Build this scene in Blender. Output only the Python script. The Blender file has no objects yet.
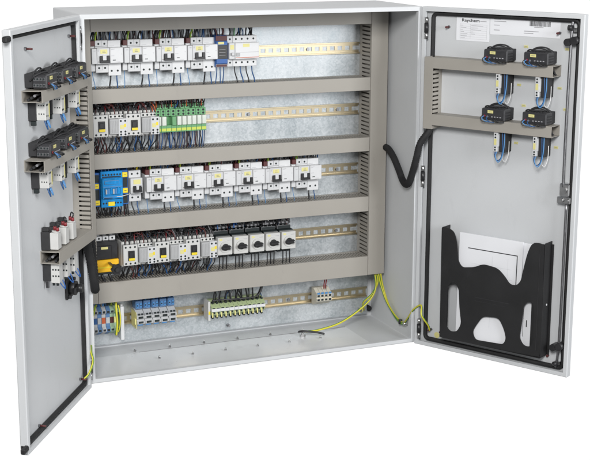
import bpy, bmesh, math, random
from mathutils import Vector, Matrix
random.seed(7)
S = bpy.context.scene
COL = S.collection
R = math.radians

# ------------------------------------------------------------------ camera
cam = bpy.data.cameras.new('camera'); camo = bpy.data.objects.new('camera', cam); COL.objects.link(camo)
CAM_POS = Vector((-0.8439, -3.4455, 1.247)); YAW, PITCH, ROLL, F = 0.3983, 0.2273, 0.0034, 1345.3
cy, sy, cp, sp = math.cos(YAW), math.sin(YAW), math.cos(PITCH), math.sin(PITCH)
fwd = Vector((sy*cp, cy*cp, -sp)); rt = Vector((cy, -sy, 0)); up = rt.cross(fwd)
r2 = math.cos(ROLL)*rt + math.sin(ROLL)*up; u2 = -math.sin(ROLL)*rt + math.cos(ROLL)*up
camo.matrix_world = Matrix(((r2.x, u2.x, -fwd.x, CAM_POS.x), (r2.y, u2.y, -fwd.y, CAM_POS.y), (r2.z, u2.z, -fwd.z, CAM_POS.z), (0, 0, 0, 1)))
cam.sensor_width = 36; cam.lens = 36*F/590; cam.clip_start = .05; cam.clip_end = 200
S.camera = camo

# ------------------------------------------------------------------ light: white studio cyclorama and two soft boxes
W = bpy.data.worlds.new('World'); S.world = W; W.use_nodes = True
nt = W.node_tree; nt.nodes.clear()
tc = nt.nodes.new('ShaderNodeTexCoord'); sep = nt.nodes.new('ShaderNodeSeparateXYZ')
mr = nt.nodes.new('ShaderNodeMapRange'); mr.inputs[1].default_value = .25; mr.inputs[2].default_value = .72
mr.inputs[3].default_value = .20; mr.inputs[4].default_value = 1.08
bg = nt.nodes.new('ShaderNodeBackground'); wo = nt.nodes.new('ShaderNodeOutputWorld')
nt.links.new(tc.outputs['Generated'], sep.inputs[0]); nt.links.new(sep.outputs['Y'], mr.inputs[0])
bg.inputs[0].default_value = (1, 1, 1, 1)
nt.links.new(mr.outputs[0], bg.inputs[1]); nt.links.new(bg.outputs[0], wo.inputs[0])

def area(name, loc, target, size, power, col=(1, 1, 1)):
    l = bpy.data.lights.new(name, 'AREA'); l.shape = 'RECTANGLE'; l.size, l.size_y = size; l.energy = power; l.color = col
    o = bpy.data.objects.new(name, l); COL.objects.link(o); o.location = loc
    o.rotation_euler = (Vector(target)-Vector(loc)).to_track_quat('-Z', 'Y').to_euler()
area('softbox_key', (-1.15, -3.5, 2.25), (.55, .1, .38), (.9, .9), 136, (1, .99, .975))
area('softbox_fill', (2.0, -3.7, 1.5), (.4, .1, .45), (1.4, 1.4), 98, (.97, .985, 1))
S.view_settings.view_transform = 'Standard'; S.view_settings.look = 'None'; S.view_settings.exposure = 0; S.view_settings.gamma = 1
S.render.film_transparent = False
try:
    S.cycles.max_bounces = 8; S.cycles.use_denoising = True
except Exception: pass

# ------------------------------------------------------------------ materials
MAT = {}
def mat(name, col, rough=.5, metal=0, noise=0, nscale=60, bump=0, bscale=300, spec=.5):
    m = bpy.data.materials.new(name); m.use_nodes = True; t = m.node_tree; b = t.nodes['Principled BSDF']
    b.inputs['Base Color'].default_value = (*col, 1); b.inputs['Roughness'].default_value = rough; b.inputs['Metallic'].default_value = metal
    b.inputs['Specular IOR Level'].default_value = spec
    co = t.nodes.new('ShaderNodeTexCoord')
    if noise:
        n = t.nodes.new('ShaderNodeTexNoise'); n.inputs['Scale'].default_value = nscale; n.inputs['Detail'].default_value = 5
        t.links.new(co.outputs['Object'], n.inputs['Vector'])
        r = t.nodes.new('ShaderNodeMapRange'); r.inputs[1].default_value = .3; r.inputs[2].default_value = .7
        r.inputs[3].default_value = 1-noise; r.inputs[4].default_value = 1+noise
        t.links.new(n.outputs['Fac'], r.inputs[0])
        v = t.nodes.new('ShaderNodeVectorMath'); v.operation = 'SCALE'; v.inputs[0].default_value = col
        t.links.new(r.outputs[0], v.inputs['Scale']); t.links.new(v.outputs[0], b.inputs['Base Color'])
        r2_ = t.nodes.new('ShaderNodeMapRange'); r2_.inputs[3].default_value = max(.05, rough-.1); r2_.inputs[4].default_value = min(1, rough+.1)
        t.links.new(n.outputs['Fac'], r2_.inputs[0]); t.links.new(r2_.outputs[0], b.inputs['Roughness'])
    if bump:
        n2 = t.nodes.new('ShaderNodeTexNoise'); n2.inputs['Scale'].default_value = bscale; n2.inputs['Detail'].default_value = 2
        t.links.new(co.outputs['Object'], n2.inputs['Vector'])
        bp = t.nodes.new('ShaderNodeBump'); bp.inputs['Strength'].default_value = bump; bp.inputs['Distance'].default_value = .001
        t.links.new(n2.outputs['Fac'], bp.inputs['Height']); t.links.new(bp.outputs[0], b.inputs['Normal'])
    MAT[name] = m; return m
mat('paint', (.60, .615, .63), .40, noise=.045, nscale=2.6, bump=.25, bscale=900)
mat('duct', (.335, .315, .282), .5, noise=.03, nscale=9)
mat('floorgrey', (.70, .715, .73), .30, noise=.07, nscale=7)
mat('white', (.575, .582, .592), .42, noise=.02, nscale=40)
mat('white2', (.64, .646, .655), .35, noise=.02, nscale=40)
mat('offwhite', (.55, .55, .535), .45, noise=.03, nscale=50)
mat('grey', (.4, .405, .41), .5, noise=.04, nscale=50)
mat('midgrey', (.2, .2, .21), .5, noise=.05, nscale=50)
mat('black', (.021, .021, .023), .4, noise=.2, nscale=60)
mat('blackmatte', (.022, .022, .024), .7, noise=.2, nscale=80)
mat('pocket', (.012, .012, .013), .62, noise=.25, nscale=14, bump=.3, bscale=1500)
mat('rubber', (.014, .014, .015), .65, noise=.3, nscale=60)
mat('charcoal', (.032, .032, .035), .38, noise=.15, nscale=60)
mat('dark', (.008, .014, .015), .6)
mat('blue', (.02, .10, .34), .4, noise=.08, nscale=60)
mat('brightblue', (.012, .23, .56), .25, noise=.15, nscale=90)
mat('wireblue', (.022, .085, .23), .4)
mat('wirelight', (.07, .22, .46), .4)
mat('cube', (.62, .66, .60), .3, noise=.05, nscale=50)
mat('lime', (.52, .60, .09), .45, noise=.05, nscale=60)
mat('green', (.13, .33, .15), .45, noise=.06, nscale=60)
mat('terminalgrey', (.47, .48, .49), .5, noise=.05, nscale=60)
mat('navy', (.012, .03, .085), .4)
mat('earthyellow', (.60, .55, .035), .45, noise=.05, nscale=60)
mat('mutedblue', (.10, .2, .38), .5, noise=.06, nscale=60)
mat('beige', (.56, .53, .45), .5, noise=.05, nscale=60)
mat('offgreen', (.38, .46, .25), .5, noise=.06, nscale=60)
mat('palegreen', (.3, .42, .3), .5, noise=.06, nscale=60)
mat('yellow', (.80, .62, .03), .45, noise=.04, nscale=60)
mat('paleyellow', (.68, .63, .26), .5, noise=.05, nscale=60)
mat('orange', (.82, .46, .012), .45, noise=.06, nscale=30)
mat('stripegreen', (.08, .25, .04), .45)
mat('red', (.22, .022, .028), .45)
mat('maroon', (.09, .022, .022), .5)
mat('orangered', (.5, .1, .03), .5)
mat('steel', (.55, .55, .55), .3, 1, noise=.08, nscale=70)
mat('darksteel', (.28, .28, .29), .4, 1, noise=.1, nscale=70)
mat('rail', (.50, .43, .30), .36, 1, noise=.04, nscale=3)
mat('paper', (.80, .81, .84), .7, noise=.015, nscale=12)
mat('ink', (.045, .045, .05), .7)
mat('faintink', (.62, .63, .66), .7)
mat('greyink', (.38, .38, .4), .7)
mat('tie', (.72, .72, .72), .4)
def scuffs(m, amount=.07):
    t = m.node_tree; b = t.nodes['Principled BSDF']; co = t.nodes.new('ShaderNodeTexCoord')
    mp = t.nodes.new('ShaderNodeMapping'); mp.inputs['Scale'].default_value = (9, 9, 3.2); mp.inputs['Rotation'].default_value = (.3, .5, .2)
    n = t.nodes.new('ShaderNodeTexNoise'); n.inputs['Scale'].default_value = 2.2; n.inputs['Detail'].default_value = 9; n.inputs['Roughness'].default_value = .72
    r = t.nodes.new('ShaderNodeMapRange'); r.inputs[1].default_value = .58; r.inputs[2].default_value = .74; r.inputs[3].default_value = 1; r.inputs[4].default_value = 1-amount
    t.links.new(co.outputs['Object'], mp.inputs[0]); t.links.new(mp.outputs[0], n.inputs['Vector']); t.links.new(n.outputs['Fac'], r.inputs[0])
    src = b.inputs['Base Color'].links[0].from_socket
    v = t.nodes.new('ShaderNodeVectorMath'); v.operation = 'SCALE'; t.links.new(src, v.inputs[0]); t.links.new(r.outputs[0], v.inputs['Scale']); t.links.new(v.outputs[0], b.inputs['Base Color'])
scuffs(MAT['paint']); scuffs(MAT['floorgrey'], .14); scuffs(MAT['duct'], .09); scuffs(MAT['pocket'], -.8)
# galvanised sheet with spangle
def galv():
    m = mat('galv', (.56, .60, .625), .42, .62)
    t = m.node_tree; b = t.nodes['Principled BSDF']; co = t.nodes.new('ShaderNodeTexCoord')
    v = t.nodes.new('ShaderNodeTexVoronoi'); v.inputs['Scale'].default_value = 210
    n = t.nodes.new('ShaderNodeTexNoise'); n.inputs['Scale'].default_value = 11; n.inputs['Detail'].default_value = 8; n.inputs['Roughness'].default_value = .65
    wv = t.nodes.new('ShaderNodeMapping'); wv.inputs['Scale'].default_value = (1, 1, .35)
    t.links.new(co.outputs['Object'], wv.inputs[0]); t.links.new(wv.outputs[0], n.inputs['Vector']); t.links.new(co.outputs['Object'], v.inputs['Vector'])
    sp_ = t.nodes.new('ShaderNodeSeparateColor'); t.links.new(v.outputs['Color'], sp_.inputs[0])
    mx = t.nodes.new('ShaderNodeMath'); mx.operation = 'MULTIPLY_ADD'; mx.inputs[1].default_value = .22
    t.links.new(sp_.outputs[0], mx.inputs[0]); t.links.new(n.outputs['Fac'], mx.inputs[2])
    cr = t.nodes.new('ShaderNodeValToRGB'); e = cr.color_ramp.elements
    e[0].position = .32; e[0].color = (.29, .325, .345, 1); e[1].position = .82; e[1].color = (.57, .595, .612, 1)
    t.links.new(mx.outputs[0], cr.inputs[0]); t.links.new(cr.outputs[0], b.inputs['Base Color'])
    rr = t.nodes.new('ShaderNodeMapRange'); rr.inputs[3].default_value = .30; rr.inputs[4].default_value = .55
    t.links.new(mx.outputs[0], rr.inputs[0]); t.links.new(rr.outputs[0], b.inputs['Roughness'])
galv()

# ------------------------------------------------------------------ mesh helpers
class MB:
    def __init__(s, *mats): s.bm = bmesh.new(); s.mats = list(mats)
    def mi(s, m):
        if m is None: return 0
        if m not in s.mats: s.mats.append(m)
        return s.mats.index(m)
    def box(s, x0, x1, y0, y1, z0, z1, bev=0, m=None):
        bm = s.bm
        r = bmesh.ops.create_cube(bm, size=1, matrix=Matrix.Translation(((x0+x1)/2, (y0+y1)/2, (z0+z1)/2)) @ Matrix.Diagonal((abs(x1-x0), abs(y1-y0), abs(z1-z0), 1)))
        vs = r['verts']; fs = {f for v in vs for f in v.link_faces}
        if bev:
            es = list({e for v in vs for e in v.link_edges})
            k = bmesh.ops.bevel(bm, geom=es, offset=bev, segments=1, affect='EDGES', profile=.5)
            fs = {f for f in fs if f.is_valid} | set(k['faces'])
        i = s.mi(m)
        for f in fs: f.material_index = i
        return s
    def cyl(s, p0, p1, r, n=12, m=None, r1=None, smooth=True):
        p0, p1 = Vector(p0), Vector(p1); d = p1-p0
        mt = Matrix.Translation((p0+p1)/2) @ d.to_track_quat('Z', 'Y').to_matrix().to_4x4()
        k = bmesh.ops.create_cone(s.bm, cap_ends=True, segments=n, radius1=r, radius2=r if r1 is None else r1, depth=d.length, matrix=mt)
        i = s.mi(m)
        for f in {f for v in k['verts'] for f in v.link_faces}:
            f.material_index = i
            if smooth and len(f.verts) == 4: f.smooth = True
        return s
    def tube(s, pts, r, n=8, m=None, m2=None, sub=6, ring=0):
        P = spline(pts, sub); bm = s.bm; rings = []; i1 = s.mi(m); i2 = s.mi(m2) if m2 else i1
        nrm = None
        for k, p in enumerate(P):
            t = (P[min(k+1, len(P)-1)]-P[max(k-1, 0)]).normalized()
            if nrm is None:
                nrm = t.orthogonal().normalized()
            nrm = (nrm-t*nrm.dot(t)).normalized(); b = t.cross(nrm)
            rr = r*(1+(ring if k % 2 else -ring))
            rings.append([bm.verts.new(p+rr*(math.cos(2*math.pi*j/n)*nrm+math.sin(2*math.pi*j/n)*b)) for j in range(n)])
        for k in range(len(rings)-1):
            for j in range(n):
                f = bm.faces.new((rings[k][j], rings[k][(j+1) % n], rings[k+1][(j+1) % n], rings[k+1][j])); f.smooth = True
                f.material_index = i2 if (j % n) in (0, 1, n//2) and m2 else i1
        for q in (rings[0][::-1], rings[-1]):
            f = bm.faces.new(q); f.material_index = i1
        return s
    def prism(s, poly, z0, z1, frame=None, m=None, bev=0, holes=()):
        # poly in (a, b), extruded along c from z0 to z1; frame maps (a,b,c) -> Vector
        fr = frame or (lambda a, b, c: Vector((a, c, b)))
        bm = s.bm; i = s.mi(m)
        from mathutils.geometry import tessellate_polygon
        loops = [list(poly)]+[list(h) for h in holes]
        flat = [p for l in loops for p in l]
        A = [bm.verts.new(fr(a, b, z0)) for a, b in flat]; B = [bm.verts.new(fr(a, b, z1)) for a, b in flat]
        for t in tessellate_polygon([[Vector((a, b, 0)) for a, b in l] for l in loops]):
            for V in (A, B):
                try: f = bm.faces.new([V[k] for k in t]); f.material_index = i
                except ValueError: pass
        o = 0
        for l in loops:
            n = len(l)
            for k in range(n):
                f = bm.faces.new((A[o+k], A[o+(k+1) % n], B[o+(k+1) % n], B[o+k])); f.material_index = i
            o += n
        return s
    def build(s, name, parent=None, label=None):
        bmesh.ops.recalc_face_normals(s.bm, faces=s.bm.faces[:])
        me = bpy.data.meshes.new(name); s.bm.to_mesh(me); s.bm.free()
        for m in s.mats: me.materials.append(MAT[m])
        o = bpy.data.objects.new(name, me); COL.objects.link(o)
        if parent: o.parent = parent
        if label: o['label'] = label
        return o
def spline(pts, sub):
    P = [Vector(p) for p in pts]
    if len(P) < 3 or sub < 2: return P
    out = []
    for k in range(len(P)-1):
        a, b, c, d = P[max(k-1, 0)], P[k], P[k+1], P[min(k+2, len(P)-1)]
        for j in range(sub):
            t = j/sub
            out.append(.5*((2*b)+(c-a)*t+(2*a-5*b+4*c-d)*t*t+(3*b-a-3*c+d)*t*t*t))
    return out+[P[-1]]
def tag(o, label, cat, group=None, kind=None):
    if label: o['label'] = label
    if cat: o['category'] = cat
    if group: o['group'] = group
    if kind: o['kind'] = kind
    return o
def thing(name, label, cat, loc=(0, 0, 0), rz=0, group=None):
    o = bpy.data.objects.new(name, None); o.empty_display_size = .02; COL.objects.link(o)
    o.location = loc; o.rotation_euler = (0, 0, rz)
    return tag(o, label, cat, group)
KIDS = {}
def copy_tree(o, parent=None):
    c = o.copy(); COL.objects.link(c)
    if parent: c.parent = parent
    for ch in o.children: copy_tree(ch, c)
    return c
def place(proto, first, loc, label, rz=0, group=None):
    o = proto if first else copy_tree(proto)
    o.location = loc; o.rotation_euler = (random.uniform(-.004, .004), random.uniform(-.006, .006), rz+random.uniform(-.006, .006)); o['label'] = label
    if group: o['group'] = group
    return o
def text_mb(body, size, frame, m='ink', bold=0, sx=1):
    """flat lettering with a hair of thickness as a mesh builder; frame(a, b, c) places it"""
    cu = bpy.data.curves.new('lettering', 'FONT'); cu.body = body; cu.size = size; cu.offset = bold
    t = bpy.data.objects.new('lettering_source', cu); COL.objects.link(t)
    dg = bpy.context.evaluated_depsgraph_get(); me = t.evaluated_get(dg).to_mesh()
    mb = MB(m); mb.bm.from_mesh(me)
    for v in mb.bm.verts: v.co = frame(v.co.x*sx, v.co.y, 0)
    bpy.data.objects.remove(t); bpy.data.curves.remove(cu)
    return mb
ORD = ['first', 'second', 'third', 'fourth', 'fifth', 'sixth', 'seventh', 'eighth', 'ninth', 'tenth', 'eleventh', 'twelfth']

# ------------------------------------------------------------------ the cabinet
WX, HZ, DY = 1.0, 1.005, .303
LIP = .013
cab = thing('control_cabinet', 'light grey steel control cabinet standing open with both doors swung out', 'cabinet')
def shell():
    mb = MB('paint'); bm = mb.bm
    def loop(y, i): return [bm.verts.new(p) for p in ((i, y, i), (WX-i, y, i), (WX-i, y, HZ-i), (i, y, HZ-i))]
    back, front, inner, ret = loop(DY, 0), loop(0, 0), loop(0, LIP), loop(.014, LIP)
    bm.faces.new(back)
    for a, b in ((back, front), (front, inner), (inner, ret)):
        for k in range(4): bm.faces.new((a[k], a[(k+1) % 4], b[(k+1) % 4], b[k]))
    es = [e for e in bm.edges if all(v in back+front for v in e.verts)]
    bmesh.ops.bevel(bm, geom=es, offset=.0035, segments=3, affect='EDGES', profile=.5)
    o = mb.build('cabinet_body', cab)
    md = o.modifiers.new('sheet', 'SOLIDIFY'); md.thickness = .0016; md.offset = -1
    return o
body = shell()
# galvanised back plate with edge fold
pl = MB('galv').box(.03, .972, .2762, .2785, .018, .985, .0006)
pl.box(.03, .972, .2787, .291, .016, .0182)
plate = pl.build('mounting_plate', cab)
for x, z in ((.5, .034), (.06, .034), (.945, .034)):
    MB('darksteel').cyl((x, .2762, z), (x, .2665, z), .0055, 6, smooth=False).cyl((x, .2665, z), (x, .262, z), .0035, 10).build('plate_bolt', plate)
gl = MB('floorgrey').box(.012, .87, .016, .214, .0017, .0020, 0)
gland = gl.build('gland_plate', cab)
MB('midgrey').box(.20, .868, .2142, .2156, .0017, .0030).build('gland_gasket', gland)
for i in range(6):
    for x, y in ((.236+.102*i, .132), (.19+.1075*i, .226)):
        MB('steel').cyl((x, y, .0045 if y < .2 else .002), (x, y, .0075), .004, 6, smooth=False).cyl((x, y, .0075), (x, y, .0125), .0019, 8).build('screw', gland)
MB('rubber').cyl((.985, .3005, .03), (.985, .285, .03), .009, 16).build('rubber_plug', body)
MB('paleyellow').cyl((.951, .2761, .032), (.951, .2752, .032), .009, 20).build('earth_sticker', plate)

# ---------- doors (local frame: x along the door left to right, y away from the viewer, z up; panel inside face at y = .018)
def door_pan(x0, x1):
    mb = MB('paint'); T = .021
    bm = mb.bm
    def loop(y, i): return [bm.verts.new(p) for p in ((x0+i, y, i), (x1-i, y, i), (x1-i, y, HZ-i), (x0+i, y, HZ-i))]
    back, rim, fold, inn = loop(T, 0), loop(0, 0), loop(0, .0125), loop(.008, .0125)
    bm.faces.new(back)
    for a, b in ((back, rim), (rim, fold), (fold, inn)):
        for k in range(4): bm.faces.new((a[k], a[(k+1) % 4], b[(k+1) % 4], b[k]))
    es = [e for e in bm.edges if all(v in back+rim for v in e.verts)]
    bmesh.ops.bevel(bm, geom=es, offset=.0025, segments=3, affect='EDGES', profile=.5)
    o = mb.build('door', cab)
    md = o.modifiers.new('sheet', 'SOLIDIFY'); md.thickness = .0016; md.offset = -1
    return o
TL, TR = R(57.7), R(-60.5)
HLx, HRx, HY = -.003, .994, -.025
HYR = -.0125
DLW, DRW = .487, .503
doorL = door_pan(-DLW, -.002); doorL.location = (HLx, HY, 0); doorL.rotation_euler = (0, 0, TL); doorL['label'] = 'door carrying six black modules on grey ducts'
doorR = door_pan(-.0035, DRW); doorR.location = (HRx, HYR, 0); doorR.rotation_euler = (0, 0, TR); doorR['label'] = 'door carrying the document pocket and lock rods'
MWL = Matrix.Translation((HLx, HY, 0)) @ Matrix.Rotation(TL, 4, 'Z')
MWD = Matrix.Translation((HRx, HYR, 0)) @ Matrix.Rotation(TR, 4, 'Z')
MWR = MWD @ Matrix.Translation((.0155, 0, 0))      # equipment on the door is measured from its first hole row
def rect_gasket(door, x0, x1, z0, z1, open_left=False, hw=.0042):
    """black foam bead run round the inside of the door"""
    r = .012; pts = []
    def arc(cx, cz, a0):
        return [(cx+r*math.cos(math.radians(a0+k*22.5)), cz+r*math.sin(math.radians(a0+k*22.5))) for k in range(5)]
    path = []
    if open_left: path = [(x0-.016, z1)]+[(x1-r, z1)]+arc(x1-r, z1-r, 90)[::1]
    mb = MB('rubber')
    def strip(P, closed):
        n = len(P); prof = ((-hw, .0172), (-hw*.8, .0095), (0, .0075), (hw*.8, .0095), (hw, .0172)); rings = []
        for k in range(n):
            a = Vector(P[(k-1) % n] if closed or k else P[0]); b = Vector(P[(k+1) % n] if closed or k < n-1 else P[-1])
            t = (b-a).normalized(); nn = Vector((-t.y, t.x)); p = Vector(P[k])
            rings.append([mb.bm.verts.new((p.x+nn.x*w, y, p.y+nn.y*w)) for w, y in prof])
        for k in range(n if closed else n-1):
            A, B = rings[k], rings[(k+1) % n]
            for j in range(4): mb.bm.faces.new((A[j], A[j+1], B[j+1], B[j]))
        if not closed:
            for q in (rings[0], rings[-1]): mb.bm.faces.new(q)
    if not open_left:
        P = arc(x0+r, z1-r, 180)[::-1] if False else []
        P = arc(x1-r, z1-r, 0)+arc(x0+r, z1-r, 90)+arc(x0+r, z0+r, 180)+arc(x1-r, z0+r, 270)
        strip(P, True)
    else:
        P = [(x0, z0)]+[(x0+(x1-r-x0)*k/6, z0) for k in range(1, 6)]+arc(x1-r, z0+r, 270)+arc(x1-r, z1-r, 0)+[(x0+(x1-r-x0)*k/6, z1) for k in range(5, 0, -1)]+[(x0, z1)]
        strip(P, False)
        for z in (z0, z1): mb.box(x0-.026, x0+.004, -.002, .010, z-.007, z+.007, .003)
    return mb.build('gasket', door)
rect_gasket(doorL, -DLW-.003, -.018, .0195, HZ-.0195, True)
rect_gasket(doorR, .0275, DRW-.0215, .0205, HZ-.0195, False, .0056)
def stud(door, x, z):
    MB('darksteel').cyl((x, .0188, z), (x, .014, z), .0042, 6, smooth=False).cyl((x, .014, z), (x, .0, z), .0028, 10, 'maroon').build('stud', door)
for s, z in ((.354, .951), (.045, .955), (.365, .028), (.047, .039)): stud(doorL, -s, z)
for s, z in ((.062, .950), (.408, .951), (.03, .05), (.07, .052)): stud(doorR, s+.0155, z)
MB('paleyellow').cyl((.065, .0193, .035), (.065, .0186, .035), .009, 20).build('earth_sticker', doorR)
# hinges sit on the cabinet's front edge
def hinge(x, z):
    Y_ = -.013 if x < .5 else -.0215
    h = MB('steel').cyl((x, Y_, z-.0305), (x, Y_, z+.0305), .003, 10).cyl((x, Y_, z-.031), (x, Y_, z-.013), .0052, 14).cyl((x, Y_, z+.013), (x, Y_, z+.031), .0052, 14)
    h.box(x-.004, x+.004, Y_+.001, -.0003, z-.03, z-.013).box(x-.004, x+.004, Y_+.001, -.0003, z+.013, z+.03)
    o = h.build('hinge', cab); MB('black').cyl((x, Y_, z-.0128), (x, Y_, z+.0128), .0062, 14).build('hinge_knuckle', o)
for z in (.945, .515, .05): hinge(-.0035, z); hinge(1.0015, z)

# lock: rods, guides and cam on the right door
lock = MB('darksteel')
lock.tube([(.451, .004, .985), (.449, .002, .93), (.447, .001, .72), (.447, .001, .53)], .0036, 8, 'darksteel')
lock.build('lock_rod', doorR).location.x = .0155
MB('darksteel').tube([(.459, .001, .495), (.459, .001, .3), (.457, .002, .1), (.449, .006, .022)], .0036, 8, 'darksteel').build('lock_rod', doorR).location.x = .0155
lk = MB('steel').box(.437, .467, -.002, .0185, .512, .548, .003).box(.434, .474, -.008, -.0022, .494, .512, .002)
lk.cyl((.45, -.0085, .503), (.45, -.013, .503), .0055, 10).cyl((.467, -.0085, .503), (.467, -.013, .503), .0045, 10)
lk.cyl((.452, -.0022, .53), (.452, -.006, .53), .009, 14).build('lock_case', doorR).location.x = .0155
for z in (.93, .082):
    g = MB('black').cyl((.444, -.012, z), (.444, .0186, z), .0100, 18).cyl((.462, -.012, z+.005), (.462, .0186, z+.005), .0108, 18)
    g.box(.444, .465, -.008, .0186, z-.006, z+.010).build('rod_guide', doorR).location.x = .0155
MB('steel').box(.442, .462, .0075, .0186, .955, .967, .001).cyl((.443, -.004, .968), (.456, -.004, .968), .0075, 14, 'black').build('rod_end_bracket', doorR).location.x = .0155
MB('steel').box(.441, .459, .0075, .0186, .028, .038, .001).cyl((.443, -.001, .033), (.456, -.001, .033), .006, 14, 'black').build('rod_end_bracket', doorR).location.x = .0155

# ------------------------------------------------------------------ wiring ducts
YP = .2755           # face of the mounting plate
YF = .19             # face of the duct covers
def comb(mb, a0, a1, y0, y1, c0, c1, pitch, fw, axis):
    """slotted side wall: fingers between y0 and y1 spaced along a; c0..c1 is its thickness"""
    n = int((a1-a0)/pitch)
    off = (a1-a0-n*pitch)/2
    def bx(p, q, r, s_):
        if axis == 'x': mb.box(p, q, r, s_, c0, c1)
        else: mb.box(c0, c1, r, s_, p, q)
    bx(a0, a1, y1-.014, y1)
    for k in range(n):
        p = a0+off+k*pitch
        bx(p, p+fw, y0, y1-.0142)
def hduct(z0, z1, label, x0=.0765, x1=.9308, yf=YF, yp=YP):
    t = thing('wiring_duct', label, 'duct', ((x0+x1)/2, yp, z0), 0, 'wiring ducts on the mounting plate')
    cx = (x0+x1)/2
    L0, L1 = x0-cx, x1-cx; H = z1-z0; D = yp-yf
    b = MB('duct').box(L0, L1, -.0022, -.0004, .0015, H-.0015)
    comb(b, L0, L1, -D+.004, -.0024, H-.0028, H-.0014, .0085, .0040, 'x'); comb(b, L0, L1, -D+.004, -.0024, .0014, .0028, .008, .0046, 'x')
    b.build('slotted_trough', t)
    MB('duct').box(L0, L1, -D, -D+.0016, 0, H, .0005).box(L0, L1, -D+.0017, -D+.010, H-.0012, H).box(L0, L1, -D+.0017, -D+.010, 0, .0012).build('duct_cover', t)
    return t
HD = [(.943, .986), (.745, .784), (.560, .602), (.373, .419), (.170, .230)]
names = ['topmost horizontal wiring duct under the cabinet roof', 'horizontal wiring duct between breakers and green relays', 'horizontal wiring duct between green relays and blue safety relay',
         'horizontal wiring duct above the rotary motor starters', 'lowest and widest horizontal wiring duct with floor terminals below']
for (a, b), n in zip(HD, names): hduct(a, b, n)
def vduct(x0, x1, z0, z1, label, slot_left, pitch=.0125):
    t = thing('wiring_duct', label, 'duct', ((x0+x1)/2, YP, z0), 0, 'wiring ducts on the mounting plate')
    w = (x1-x0)/2; H = z1-z0; D = YP-YF
    b = MB('duct').box(-w+.0015, w-.0015, -.0022, -.0004, 0, H)
    for sx in (-1, 1): comb(b, .001, H-.001, -D+.004, -.0024, sx*w-(0.0028 if sx > 0 else -.0014), sx*w-(0.0014 if sx > 0 else -.0028), pitch, .0078, 'z')
    b.build('slotted_trough', t)
    c = MB('duct').box(-w, w, -D-.0006, -D+.0012, 0, H, .0005)
    for sx in (-1, 1): c.box(sx*w-(.0012 if sx > 0 else 0), sx*w+(0 if sx > 0 else .0012), -D+.0013, -D+.010, 0, H)
    c.build('duct_cover', t)
vduct(.932, .987, .1705, .9855, 'tall vertical wiring duct beside the bare right cabinet wall', 1)
vduct(.034, .0753, .1705, .9855, 'tall vertical wiring duct beside the hinge of the open door with modules', 0)

# ------------------------------------------------------------------ DIN rails
def rail(x0, x1, z, label, name='mounting_rail'):
    L = x1-x0; y = 0
    mb = MB('rail')
    # local: x 0..L, y toward the viewer negative, z about 0; bottom web with slots
    mb.box(0, L, -.0012, 0, .0062, .0125).box(0, L, -.0012, 0, -.0125, -.0062).box(0, .006, -.0012, 0, -.0061, .0061)
    n = int(L/.025)
    for k in range(n):
        a = .006+k*.025+.015
        if a+.010 < L: mb.box(a, a+.010, -.0012, 0, -.0061, .0061)
    mb.box(0, L, -.0075, 0, .0126, .0137).box(0, L, -.0075, 0, -.0137, -.0126)
    mb.box(0, L, -.0075, -.0063, .0138, .0175, .0003).box(0, L, -.0075, -.0063, -.0175, -.0138, .0003)
    o = mb.build(name); o.location = (x0, YP, z)
    tag(o, label, 'rail', 'slotted rails on the mounting plate')
    return o
RZ = [.866, .680, .495, .301, .093]
rail(.078, .930, RZ[0], 'yellowish slotted steel rail behind the topmost row of breakers')
rail(.078, .930, RZ[1], 'yellowish slotted steel rail behind green relays and contactors')
rail(.078, .930, RZ[2], 'yellowish slotted steel rail behind breakers and blue safety relay')
rail(.078, .930, RZ[3], 'yellowish slotted steel rail behind the rotary motor starters')
rail(.060, .968, RZ[4], 'yellowish slotted steel rail near the floor holding terminal blocks')
for x, z in ((.76, .866), (.20, .680), (.57, .68), (.86, .68), (.86, .495), (.86, .301), (.70, .093)):
    tag(MB('darksteel').cyl((x, YP-.0013, z), (x, YP-.0052, z), .0045, 12).build('rail_screw'), 'dark round screw head fixing a slotted rail to the plate', 'screw', 'screws in the mounting rails')

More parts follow.
